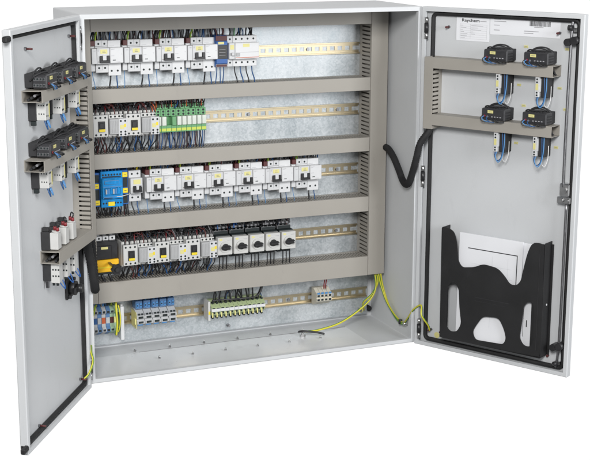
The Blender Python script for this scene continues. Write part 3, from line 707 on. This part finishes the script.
# floor terminals
for k, (m, n_) in enumerate((('wirelight', 'pale blue'), ('blue', 'dark blue'), ('wirelight', 'pale blue'), ('black', 'black'), ('yellow', 'yellow green'), ('yellow', 'yellow green'))):
    up_wire(.074+.0124*k, .230, .150, .174, m, n_+' wire rising from the coloured floor terminals', GW, r=.0024, m2='stripegreen' if m == 'yellow' else None, dx=rnd(.003))
wire([(.135, .222, .176), (.1335, .214, .14), (.134, .208, .10), (.131, .212, .064)], .0036, 'yellow', 'thick yellow green wire crossing in front of the coloured terminals', GW, 'stripegreen', n=8)
wire([(.143, .226, .150), (.146, .217, .12), (.144, .216, .09), (.140, .222, .07)], .0024, 'yellow', 'yellow green wire bowed beside the white end stop', GW, 'stripegreen', n=8)
for k in range(5):
    for q in range(2):
        up_wire(.202+.0245*k+.011*q, .228, .158, .175, ('wirelight', 'blue')[q], ('pale blue', 'dark blue')[q]+' wire rising from the blue upper tier terminals', GW, r=.0030, dx=rnd(.003))
for k in range(9):
    up_wire(.436+.018*k, .224, .125, .174, 'black', 'black wire rising from the pale green terminals', GW, r=.0024, dx=rnd(.014), yd=.214)
wire([(.432, .226, .131), (.46, .217, .134), (.52, .218, .131), (.575, .216, .136), (.594, .219, .172)], .0030, 'black', 'black wire running along above the pale green terminals', GW)
for k in range(2): up_wire(.800+.006*k, .229, .13, .176, 'red', 'bright red wire rising from the small beige terminals', GW, r=.0018, dx=.003, m2=None)

# the deeper layers of wiring behind the front wires: a tangle nobody could count
tg = MB('black', 'maroon', 'midgrey', 'wireblue', 'blackmatte')
rt_ = random.Random(21)
def tangle(x0, x1, z0, z1, n, y0=.238, y1=.262, slant=.012, mats=('black', 'black', 'blackmatte', 'black', 'maroon', 'midgrey', 'wireblue'), r=.0019):
    for k in range(n):
        x = x0+(x1-x0)*(k+rt_.random())/n; y = rt_.uniform(y0, y1); dx = rt_.uniform(-slant, slant); b = rt_.uniform(-.006, .006)
        tg.tube([(x, y, z0), (x+dx*.3+b, y-rt_.uniform(0, .006), z0+(z1-z0)*.35), (x+dx*.8, y-rt_.uniform(0, .008), z0+(z1-z0)*.7), (x+dx, y, z1)], r*rt_.uniform(.7, 1.15), 6, rt_.choice(mats), None, 4)
def cross(x0, x1, z, n, y0=.222, y1=.25, mats=('black', 'black', 'maroon')):
    for k in range(n):
        x = rt_.uniform(x0, x1-.04); L = rt_.uniform(.03, .07); y = rt_.uniform(y0, y1); zz = z+rt_.uniform(-.004, .006)
        tg.tube([(x, y+.012, zz-.008), (x+L*.2, y, zz), (x+L*.6, y, zz+rt_.uniform(-.003, .005)), (x+L, y+.014, zz-.008)], .0018, 6, rt_.choice(mats), None, 4)
tangle(.085, .450, .905, .955, 46); tangle(.45, .485, .912, .955, 6); tangle(.50, .575, .912, .955, 6)
tangle(.080, .268, .700, .752, 44, .222, .262); cross(.080, .268, .727, 9); tangle(.080, .268, .596, .652, 26, .225, .262, .02)
tangle(.268, .420, .715, .752, 26, .235, .262); tangle(.268, .420, .596, .652, 16, .24, .262)
tangle(.185, .785, .535, .572, 70, .236, .262); tangle(.085, .18, .41, .452, 12, .225, .26); tangle(.1, .18, .535, .572, 8)
tangle(.155, .440, .325, .380, 64, .220, .262); cross(.155, .435, .350, 16); tangle(.155, .435, .224, .278, 40, .225, .262, .022); cross(.155, .43, .255, 7, mats=('black',))
tangle(.435, .69, .335, .380, 24, .232, .262)
tangle(.43, .60, .128, .175, 10, .225, .25, .02); tangle(.20, .315, .158, .175, 10, .235, .25, mats=('wireblue', 'black', 'blue'))
o = tg.build('wire_tangle'); tag(o, 'dark tangle of thin wires packed behind the device rows', 'wiring', None, 'stuff')

# earth leads
YG = 'yellow green earth leads'
for k, (p, l) in enumerate((
    ([(.962, .205, .172), (.963, .196, .13), (.945, .19, .095), (.900, .19, .058), (.83, .176, .030), (.757, .168, .019), (.715, .172, .017)], 'yellow green earth lead running from the duct to the floor stud'),
    ([(.968, .205, .172), (.971, .20, .14), (.953, .20, .105), (.93, .215, .075), (.955, .262, .036)], 'yellow green earth lead bending from the duct to the back plate sticker'),
    ([(.972, .200, .172), (.979, .195, .135), (.986, .168, .088), (.990, .12, .056), (.992, .075, .044), (.992, .052, .047)], 'yellow green earth lead swinging from the duct to the right wall stud'),
    ([(.978, .196, .172), (.984, .19, .13), (.991, .163, .078), (.992, .115, .048), (.991, .07, .040), (.991, .05, .043)], 'yellow green earth lead hanging lowest to the right wall stud'))):
    wire(p, .0032, 'yellow', l, YG, 'stripegreen', n=8, sub=8, name='earth_lead', cat='cable')
pR = [MWR @ Vector(p) for p in ((.006, -.030, .115), (.020, -.022, .10), (.032, -.004, .068), (.033, .004, .050))]
wire([(.992, .052, .048), (.988, .02, .075), (.991, -.005, .105), (1.0, -.035, .125)]+[tuple(p) for p in pR[1:]], .0030, 'yellow', 'yellow green earth lead arching from the wall stud to the pocket door', YG, 'stripegreen', n=8, sub=8, name='earth_lead', cat='cable')
pL = [MWL @ Vector(p) for p in ((-.022, -.012, .082), (-.036, -.004, .052), (-.046, .006, .040))]
wire([(.07, .2, .165), (.035, .12, .13), (.012, .03, .115), (-.004, -.03, .103)]+[tuple(p) for p in pL], .0030, 'yellow', 'yellow green earth lead looping from the cabinet to the module door', YG, 'stripegreen', n=8, sub=8, name='earth_lead', cat='cable')
wire([(.695, .18, .0165), (.70, .165, .022), (.735, .150, .020), (.765, .145, .012)], .0032, 'black', 'short black end of the earth lead lying on the floor plate', YG, n=8, name='earth_lead', cat='cable')
tag(MB('steel').cyl((.9983, .05, .045), (.986, .05, .045), .005, 10).cyl((.9983, .05, .045), (.993, .05, .045), .009, 6, smooth=False).build('earth_stud'), 'steel earth stud on the right cabinet wall', 'stud')
tag(MB('steel').cyl((.706, .174, .002), (.706, .174, .024), .0045, 10).cyl((.706, .174, .002), (.706, .174, .010), .009, 6, smooth=False).build('earth_stud'), 'steel earth stud standing on the cabinet floor', 'stud')
tag(MB('black').cyl((.9905, .078, .037), (.9905, .078, .051), .006, 10).build('cable_tie'), 'black cable tie gathering the earth leads at the right wall', 'cable tie')

# corrugated hoses
def hose(pts, r, label):
    return wire(pts, r, 'rubber', label, 'black corrugated hoses', n=16, sub=14, name='corrugated_hose', cat='hose', ring=.075)
e1 = MWR @ Vector((.026, -.010, .690)); e2 = MWR @ Vector((.025, -.016, .655))
hose([(.980, .205, .570), (.987, .178, .566), (.988, .142, .546), (.987, .104, .514), (.984, .070, .487), (.981, .040, .480), (.978, .014, .496), (.976, -.010, .533), (.977, -.028, .575), (.981, -.040, .616), tuple(e2), tuple(e1)], .0098, 'black corrugated hose sagging between right wall and pocket door')
hose([(-.014, -.060, .440), (-.010, -.050, .405), (.003, -.035, .345), (.010, -.028, .300), (.0165, -.012, .272), (.024, .02, .276), (.034, .07, .315), (.046, .13, .36), (.056, .195, .40)], .0115, 'black corrugated hose looping from the module door into the cabinet')

# ------------------------------------------------------------------ right door equipment (local door frame; panel face at y=.0186)
YD = .0192
def door_duct(M, rz, x0, x1, z0, z1, label, d=.05, slot=None, name='door_duct', vertical=False, open_end=None):
    loc = M @ Vector((x0, YD, z0))
    t = thing(name, label, 'duct', loc, rz, 'wiring ducts on the doors')
    L = x1-x0; H = z1-z0
    mb = MB('duct').box(0, L, -.0016, 0, 0, H)
    if not vertical:
        mb.box(0, L, -d+.008, -.0018, 0, .0014).box(0, L, -d+.008, -.0018, H-.0014, H)
    else:
        for c in (0, L-.0014):
            comb(mb, .03, H-.03, -d+.004, -.0018, c, c+.0014, .0125, .0078, 'z')
            mb.box(c, c+.0014, -d+.004, -.0018, 0, .0298).box(c, c+.0014, -d+.004, -.0018, H-.0298, H)
    mb.build('slotted_trough', t)
    MB('duct').box(-.0004, L+.0004, -d, -d+.0016, -.0006, H+.0006, .0004).box(0, L, -d+.0017, -d+.0095, -.0006, .0006).box(0, L, -d+.0017, -d+.0095, H-.0006, H+.0006).build('duct_cover', t)
    return t
door_duct(MWR, TR, .0135, .042, .662, .866, 'short vertical wiring duct beside the hinge of the pocket door', vertical=True)
door_duct(MWR, TR, .0424, .416, .836, .866, 'upper horizontal wiring duct on the pocket door')
door_duct(MWR, TR, .0424, .420, .674, .704, 'lower horizontal wiring duct on the pocket door')
for z in (.851, .689):
    mb = MB('blackmatte')
    for k in range(3): mb.tube([(.38, -.01-.006*k, z-.006+.004*k), (.405, -.012-.006*k, z-.005+.003*k), (.419, -.016-.005*k, z-.009+.005*k)], .0026, 8, 'blackmatte')
    o = mb.build('wire_bundle'); o.matrix_world = MWR; tag(o, f'black wire bundle inside the open end of the {"upper" if z > .8 else "lower"} pocket door duct', 'wire bundle', 'wire bundles in the door ducts')
# lamps/thermostat modules: black box held on the door, loop of cable on top
def module(name='control_module'):
    t = thing(name, '', 'control module')
    MB('blackmatte').box(.004, .078, -.022, 0, -.017, .018, .001).build('mounting_base', t)
    b = MB('charcoal').box(0, .080, -.061, -.0222, -.019, .017, .0030).box(.003, .077, -.0615, -.0562, -.013, .0125, .0005, 'blackmatte')
    for sx in (0,):
        for k in range(4):
            for z in (-.010, .006): b.box(-.0004, .0012, -.0567+k*.0085, -.0503+k*.0085, z-.0038, z+.0038, 0, 'midgrey').box(-.0008, .0012, -.056+k*.0085, -.051+k*.0085, z-.003, z+.003, 0, 'dark')  # grey hole frames: silver detail, with glints painted in as colour
    b.build('housing', t)
    tp = MB('blackmatte')
    for k in range(7): tp.box(.008+k*.0095, .014+k*.0095, -.056, -.026, .0168, .0188, .0006)
    for z in (-.012, -.004, .004): tp.box(.0795, .0812, -.055, -.026, z, z+.004, .0005)
    tp.build('cooling_ribs', t)
    MB('paleyellow').box(.022, .041, -.0623, -.0617, .003, .0115).box(.026, .037, -.0627, -.0624, .0065, .0075, 0, 'midgrey').build('marker_tag', t)
    p = MB('red').cyl((.012, -.0618, -.006), (.012, -.0645, -.006), .0034, 10).cyl((.022, -.0618, -.008), (.022, -.0636, -.008), .003, 10, 'midgrey'); p.build('terminal', t)
    q = MB('greyink')
    for k in range(4): q.box(.035+k*.0095, .040+k*.0095, -.0622, -.0617, -.009, -.0065)
    q.build('marking', t)
    return t
def cable_loop(kind):
    mb = MB('blackmatte')
    mb.tube([(.006, -.020, .010), (.012, -.024, .022), (.036, -.026, .030), (.062, -.024, .026), (.078, -.022, .010)], .0024, 8)
    mb.tube([(.010, -.030, .014), (.022, -.034, .024), (.046, -.036, .027), (.070, -.03, .020)], .0020, 8)
    mb.tube([(.002, -.015, .0), (-.004, -.03, .014), (.012, -.046, .0225), (.034, -.05, .0215), (.052, -.04, .022), (.066, -.02, .022), (.074, -.006, .012)], .0023, 8)
    return mb.build('cable_loop')
def wire_loop(side):
    mb = MB('wireblue')
    mb.tube([(.012, -.066, -.006), (.010, -.076, -.012), (.020, -.074, -.020), (.036, -.073, -.0225), (.044, -.07, -.022)], .0014, 8, 'wirelight')
    mb.tube([(.023, -.065, -.008), (.026, -.075, -.014), (.038, -.075, -.021), (.05, -.07, -.0225)], .0014, 8, 'wireblue')
    mb.tube([(.008, -.066, -.004), (.004, -.074, -.012), (.012, -.075, -.022), (.03, -.067, -.023)], .0012, 8, 'blackmatte')
    mb.tube([(.040, -.0625, -.010), (.044, -.073, -.016), (.058, -.073, -.0205), (.070, -.064, -.021)], .0019, 8, 'blackmatte')
    mb.tube([(.052, -.0625, -.010), (.058, -.075, -.015), (.070, -.072, -.0205), (.078, -.06, -.021)], .0019, 8, 'blackmatte')
    return mb.build('blue_lead')
pmod = module(); cl = cable_loop(0); cl.parent = pmod; wl = wire_loop(0); wl.parent = pmod
def mod(first, M, rz, x, z, label, group):
    o = place(pmod, first, M @ Vector((x+.004, YD-.0004, z-.0015)), label, rz, group); o.scale = (.91, .91, .91); return o
GM = 'black control modules on the pocket door'; GM2 = 'black control modules on the module door'
for i, (x, z, l) in enumerate(((.203, .8865, 'black control module on the upper pocket door duct, nearer the hinge'), (.327, .8865, 'black control module on the upper pocket door duct, nearer the lock rod'),
    (.203, .7245, 'black control module on the lower pocket door duct, nearer the hinge'), (.330, .7245, 'black control module on the lower pocket door duct, nearer the lock rod'))):
    mod(i == 0, MWR, TR, x, z, l, GM)
# yellow equipment tags stuck on the door beside the modules and lamps
TAGS = [(.302, .906), (.425, .906), (.302, .744), (.428, .744), (.285, .800), (.408, .800), (.283, .638), (.406, .638)]
tl = ['upper module nearer the hinge', 'upper module nearer the lock rod', 'lower module nearer the hinge', 'lower module nearer the lock rod', 'lamp under the upper duct nearer the hinge', 'lamp under the upper duct nearer the lock rod', 'lamp under the lower duct nearer the hinge', 'lamp under the lower duct nearer the lock rod']
for (x, z), l in zip(TAGS, tl):
    o = MB('paleyellow').box(0, .012, -.0012, .0003, 0, .006).box(.002, .010, -.0016, -.0013, .0025, .0035, 0, 'midgrey').build('equipment_tag'); o.location = MWR @ Vector((x, YD-.0004, z)); o.rotation_euler = (0, 0, TR)
    tag(o, 'yellow tag beside the '+l, 'tag', 'yellow tags on the pocket door')
def lamp_unit():
    t = thing('indicator_lamp', '', 'indicator lamp')
    MB('blackmatte').box(.012, .032, -.036, 0, -.056, .0, .0015).build('lamp_holder', t)
    b = MB('white').box(0, .0115, -.046, -.004, -.054, .0, .0008).box(.0115, .014, -.046, -.037, -.04, -.005, .0004); b.build('contact_block', t)
    MB('paleyellow').box(.002, .0095, -.0467, -.0462, -.035, -.018).build('marker_tag', t)
    dots(t, [(.0057, -.046, z) for z in (-.006, -.014, -.042, -.049)], .0026)
    MB('red').cyl((.0057, -.043, .0), (.0057, -.043, .006), .003, 8).build('terminal', t)
    mb = MB('wireblue')
    mb.tube([(.004, -.04, -.054), (.004, -.044, -.064), (.012, -.045, -.078), (.022, -.042, -.072), (.026, -.040, -.05), (.024, -.0385, -.01), (.022, -.036, .005)], .0015, 8, 'wireblue')
    mb.tube([(.008, -.04, -.054), (.009, -.048, -.068), (.018, -.048, -.082), (.028, -.045, -.066), (.031, -.041, -.036), (.030, -.038, .004)], .0015, 8, 'wirelight')
    mb.tube([(.018, -.02, -.056), (.018, -.024, -.075), (.028, -.026, -.083), (.036, -.024, -.062), (.036, -.022, -.025)], .0011, 6, 'tie')
    mb.build('blue_lead', t)
    return t
pi = lamp_unit()
for i, (x, z, l) in enumerate(((.243, .834, 'indicator lamp with blue leads under the upper duct, nearer the hinge'), (.364, .834, 'indicator lamp with blue leads under the upper duct, nearer the lock rod'),
    (.243, .672, 'indicator lamp with blue leads under the lower duct, nearer the hinge'), (.364, .672, 'indicator lamp with blue leads under the lower duct, nearer the lock rod'))):
    place(pi, i == 0, MWR @ Vector((x, YD-.0004, z)), l, TR, 'indicator lamps on the pocket door')

# labels on the door
t = thing('rating_plate', 'white printed rating sheet with a bold heading and ruled table', 'label', MWR @ Vector((.086, YD-.0002, .914)), TR)
MB('paper').box(0, .105, -.0006, .0002, 0, .0685).build('sheet', t)
text_mb('Raychem', .0115, lambda a, b, c: Vector((.0165+a, -.00075, .0535+b)), 'ink', .00028, 1.38).build('heading', t)
MB('greyink').box(.076, .096, -.0008, -.0006, .0550, .0568).build('small_print', t)
g = MB('greyink')
for k in range(8): g.box(.012, .098, -.0008, -.0006, .006+k*.0058, .0063+k*.0058)
for x in (.012, .045, .0977): g.box(x, x+.0003, -.0008, -.0006, .006, .0475)
for k, (a, b) in enumerate(((.014, .028), (.014, .034), (.014, .036), (.014, .025), (.014, .021), (.014, .032), (.014, .022))): g.box(a, b, -.0009, -.0007, .0078+k*.0058, .0088+k*.0058)
for k, (a, b) in enumerate(((.048, .06), (.048, .055), (.048, .08), (.048, .070), (.048, .086))): g.box(a, b, -.0009, -.0007, .0078+(k+2)*.0058, .0088+(k+2)*.0058)
g.build('table', t)
t = thing('barcode_label', 'white shipping label with a barcode beside the rating sheet', 'label', MWR @ Vector((.194, YD-.0002, .936)), TR)
MB('paper').box(0, .214, -.0006, .0002, 0, .048).build('sheet', t)
b = MB('ink'); x = .122
rr = random.Random(3)
while x < .186:
    w_ = rr.choice((.0008, .0012, .002)); b.box(x, x+w_, -.0008, -.0006, .029, .0425); x += w_+rr.choice((.0008, .0014))
b.build('barcode', t)
for a, q, z in ((.012, .034, .042), (.012, .05, .036), (.012, .03, .0255), (.012, .03, .012), (.136, .164, .0255), (.106, .150, .0135), (.106, .134, .008)): MB('greyink').box(a, q, -.0008, -.0006, z, z+.0020).build('small_print', t)

# document pocket: moulded front with cut outs
def rnd_poly(pts, r, n=5):
    out = []
    N = len(pts)
    for i in range(N):
        a, p, b = Vector(pts[i-1]), Vector(pts[i]), Vector(pts[(i+1) % N])
        u, v = (a-p), (b-p); rr_ = min(r, u.length*.45, v.length*.45); u.normalize(); v.normalize()
        P0, P1 = p+u*rr_, p+v*rr_
        for k in range(n+1):
            s = k/n; out.append(tuple((1-s)**2*P0+2*s*(1-s)*p+s*s*P1))
    return out
PX0, PX1, PZ0, PZ1 = .086, .412, .052, .378
# outline: two upright horns, a bridge with a hump, solid base; hole coordinates share the frame
outl = [(.086, .046), (.415, .052), (.412, .378), (.376, .378), (.362, .345), (.351, .295), (.345, .262), (.333, .247), (.312, .245), (.292, .268), (.27, .286), (.222, .291), (.195, .277), (.155, .270), (.142, .285), (.134, .345), (.124, .372), (.1, .381), (.083, .381)]
hole1 = [(.107, .085), (.120, .071), (.143, .074), (.158, .10), (.150, .15), (.146, .205), (.132, .222), (.115, .218), (.108, .2)]
hole2 = [(.348, .095), (.362, .076), (.380, .075), (.391, .09), (.391, .19), (.384, .206), (.367, .205), (.357, .19), (.353, .14)]
notch = [(.205, .062), (.297, .066), (.306, .085), (.298, .112), (.280, .142), (.228, .137), (.206, .104), (.196, .085)]
t = thing('document_pocket', 'black moulded document pocket with cut outs holding papers on the door', 'document holder', MWR @ Vector((0, YD-.0004, 0)), TR)
pk = MB('pocket')
pk.prism(rnd_poly(outl, .016), -.0445, -.0415, lambda a, b, c: Vector((a, c, b)), holes=[rnd_poly(hole1, .014), rnd_poly(hole2, .014), rnd_poly(notch, .014)])
front = pk.build('pocket_front', t)
bk = MB('pocket').box(.0835, .086, -.0412, -.0005, .046, .379, .0006).box(.4125, .415, -.0412, -.0005, .0505, .379, .0006).box(.0865, .412, -.0412, -.0005, .0465, .049, .0004)
bk.box(.380, .4122, -.0412, -.039, .0505, .376).box(.415, .421, -.004, -.0005, .046, .37, .0005).build('pocket_frame', t)
gg = MB('blackmatte').box(.40, .4015, -.0452, -.0446, .07, .36)
gg.box(.20, .31, -.0449, -.0446, .188, .19).box(.20, .31, -.0449, -.0446, .178, .179).build('moulded_ridge', t)
MB('white2').cyl((.4152, -.02, .20), (.4162, -.02, .20), .003, 10).build('rivet', t)
for x in (.082, .418): MB('maroon').cyl((x, 0, .047), (x, -.008, .047), .0035, 10).build('fixing_screw', t)
# papers
def sheet(x0, x1, z0, z1, y, tilt, label, n=3):
    t = thing('paper_sheets', label, 'papers', MWR @ Vector((x0, YD-y, z0)), TR)
    t.rotation_euler = (R(tilt), 0, TR)
    MB('paper').box(0, x1-x0, -.0012*n, 0, 0, z1-z0, .0002).build('sheet', t)
    return t
t1 = sheet(.135, .340, .054, .369, .034, -1.5, 'white paper in front in the document pocket with a drawn black frame')
MB('ink').box(.030, .190, -.0039, -.0037, .272, .2746).box(.1873, .190, -.0039, -.0037, .15, .2717).build('drawn_frame', t1)
gq = MB('faintink')
for z in (.11, .125, .2, .23): gq.box(.04, .175, -.0039, -.0037, z, z+.0006)
for x in (.0, .05): gq.box(.11+x, .1106+x, -.0039, -.0037, .05, .26)
gq.build('drawing_lines', t1)
t2 = sheet(.180, .372, .056, .366, .024, -1, 'white paper stack behind in the document pocket', 4)
gq = MB('ink').box(.168, .1692, -.0052, -.005, .04, .12)
gq.box(.178, .181, -.0052, -.005, .07, .09); gq.build('margin_text', t2)
sheet(.36, .392, .056, .225, .012, -.5, 'narrow grey card at the back of the document pocket', 1)

# ------------------------------------------------------------------ left door equipment
DL = MWL
def ld(x, z, y=0): return DL @ Vector((-x, YD-.0004-y, z))
door_duct(DL, TL, -.050, -.016, .425, .862, 'tall vertical slotted duct beside the hinge of the module door', vertical=True)
door_duct(DL, TL, -.385, -.0505, .830, .857, 'topmost of three horizontal ducts on the module door')
door_duct(DL, TL, -.388, -.0505, .667, .694, 'middle of three horizontal ducts on the module door')
door_duct(DL, TL, -.306, -.0505, .425, .455, 'lowest and shortest of three horizontal ducts on the module door')
for z, x in ((.8435, .385), (.6805, .388), (.44, .306)):
    mb = MB('blackmatte')
    for k in range(4): mb.tube([(-x+.05, .006-.008*k, z-.004+.003*(k % 3)), (-x+.02, .004-.007*k, z-.006+.004*(k % 3)), (-x+.003, .005-.008*k, z-.008+.005*(k % 3))], .0032, 8, ('blackmatte', 'blackmatte', 'midgrey', 'blackmatte')[k])
    o = mb.build('wire_bundle'); o.matrix_world = DL; tag(o, f'dark wires inside the open end of the {"topmost" if z > .8 else "middle" if z > .6 else "lowest"} module door duct', 'wire bundle', 'wire bundles in the door ducts')
ml = ['at the free edge', 'in the middle', 'nearest the hinge']
for z, rn in ((.8790, 'topmost'), (.7160, 'middle')):
    for x, p in zip((.371, .258, .150) if z > .8 else (.364, .250, .150), ml): mod(False, DL, TL, -x, z, f'black control module on the {rn} module door duct, {p}', GM2)
def switch_unit(up=False):
    t = thing('push_button_block', '', 'push button')
    MB('blackmatte').box(0, .030, -.020, 0, -.046, 0, .0015).build('mounting_base', t)
    MB('dark').box(.004, .012, -.016, -.004, -.058, -.0462, .001).build('locking_lever', t)
    MB('offwhite').box(.001, .029, -.043, -.0202, -.044, .001, .001).build('contact_block', t)  # white block toned to off-white, inner shading put into its colour
    MB('paleyellow').box(.022, .0275, -.0436, -.0432, -.038, -.006).build('marker_tag', t)
    dots(t, [(x, -.043, z) for x in (.008, .016) for z in (-.008, -.034)], .0026)
    for k in range(3):
        MB('dark').box(.0006, .0012, -.04+k*.006, -.0375+k*.006, -.010, -.007).build('contact_mark', t)
        MB('dark').box(.0006, .0012, -.04+k*.006, -.0375+k*.006, -.030, -.027).build('contact_mark', t)
    return t
pu = switch_unit()
MB('red').cyl((.008, -.035, .001), (.008, -.035, .008), .0034, 8).cyl((.018, -.035, .001), (.018, -.035, .008), .0034, 8).build('terminal', pu)
mb = MB('wireblue')
mb.tube([(.010, -.036, -.044), (.010, -.040, -.056), (.016, -.042, -.066), (.022, -.038, -.058), (.022, -.036, -.044)], .0016, 8, 'wireblue')
mb.tube([(.014, -.040, -.044), (.012, -.046, -.055), (.016, -.048, -.062), (.02, -.044, -.052), (.02, -.040, -.044)], .0016, 8, 'wirelight')
mb.build('blue_lead', pu)
for i, (x, z, l) in enumerate([(x, z, f'white button block under the {rn} module door duct, {p}') for z, rn, xs in ((.8275, 'topmost', (.349, .238, .125)), (.6650, 'middle', (.348, .256, .148))) for x, p in zip(xs, ml)]):
    place(pu, i == 0, ld(x, z), l, TL, 'push button blocks under the module door ducts')
def button_low(top):
    t = thing('push_button_block', '', 'push button')
    if top:
        MB('blackmatte').box(0, .028, -.022, 0, 0, .046, .0015).box(.004, .014, -.018, -.002, .0462, .056, .001).build('mounting_base', t)
        MB('offwhite').box(.001, .027, -.043, -.0222, .002, .044, .0015).cyl((.014, -.0345, .0442), (.014, -.0345, .048), .0105, 16).build('contact_block', t)  # off-white carries the shading of the white block
        MB('red').cyl((.008, -.040, .048), (.008, -.040, .057), .0042, 8).cyl((.019, -.030, .048), (.019, -.030, .057), .0042, 8).build('terminal', t)
        MB('black').tube([(.008, -.040, .057), (.009, -.042, .066), (.018, -.034, .068), (.019, -.030, .057)], .0018, 8).build('short_lead', t)
    else:
        MB('blackmatte').box(0, .028, -.020, 0, -.046, 0, .0015).box(.002, .006, -.014, -.006, -.064, -.0462, .0005, 'midgrey').build('mounting_base', t)
        MB('offwhite').box(.001, .027, -.042, -.0202, -.050, .001, .001).build('contact_block', t)  # same shading toned into the off-white here
        for k in range(2): MB('dark').cyl((.010, -.034+.010*k, -.0505), (.010, -.034+.01*k, -.058), .0034, 10).build('terminal', t)
        for k in range(3): MB('dark').box(.0004, .0012, -.042+k*.007, -.0385+k*.007, -.018, -.014).box(.0004, .0012, -.042+k*.007, -.0385+k*.007, -.034, -.030).build('contact_mark', t)
        MB('wireblue').tube([(.010, -.04, -.05), (.006, -.048, -.058), (.014, -.052, -.066), (.022, -.046, -.054), (.022, -.042, -.046)], .0013, 8, 'blue').build('blue_lead', t)
    return t
pt, pbn = button_low(True), button_low(False)
for i, (x, p) in enumerate(zip((.298, .240, .184), ml)):
    place(pt, i == 0, ld(x, .4565), f'white button block with red terminals above the lowest door duct, {p}', TL, 'push button blocks above the lowest duct')
    place(pbn, i == 0, ld(x-.004, .4235), f'white button block hanging under the lowest module door duct, {p}', TL, 'push button blocks under the lowest duct')
# rotary coupling on the door for the isolator
t = thing('rotary_coupling', 'black rotary door coupling plate near the hinge of the module door', 'switch coupling', ld(.113, .312), TL)
MB('black').box(-.026, .026, -.006, 0, -.028, .028, .004).cyl((0, -.006, .0), (0, -.022, 0), .019, 20).build('coupling_plate', t)
MB('black').cyl((.0, -.0222, 0), (.0, -.040, 0), .011, 16).box(-.028, .028, -.030, -.023, -.006, .006, .002).build('coupling_collar', t)
MB('blackmatte').cyl((-.018, -.006, -.02), (-.018, -.014, -.02), .005, 10).cyl((.018, -.006, .02), (.018, -.014, .02), .005, 10).build('fixing_screw', t)
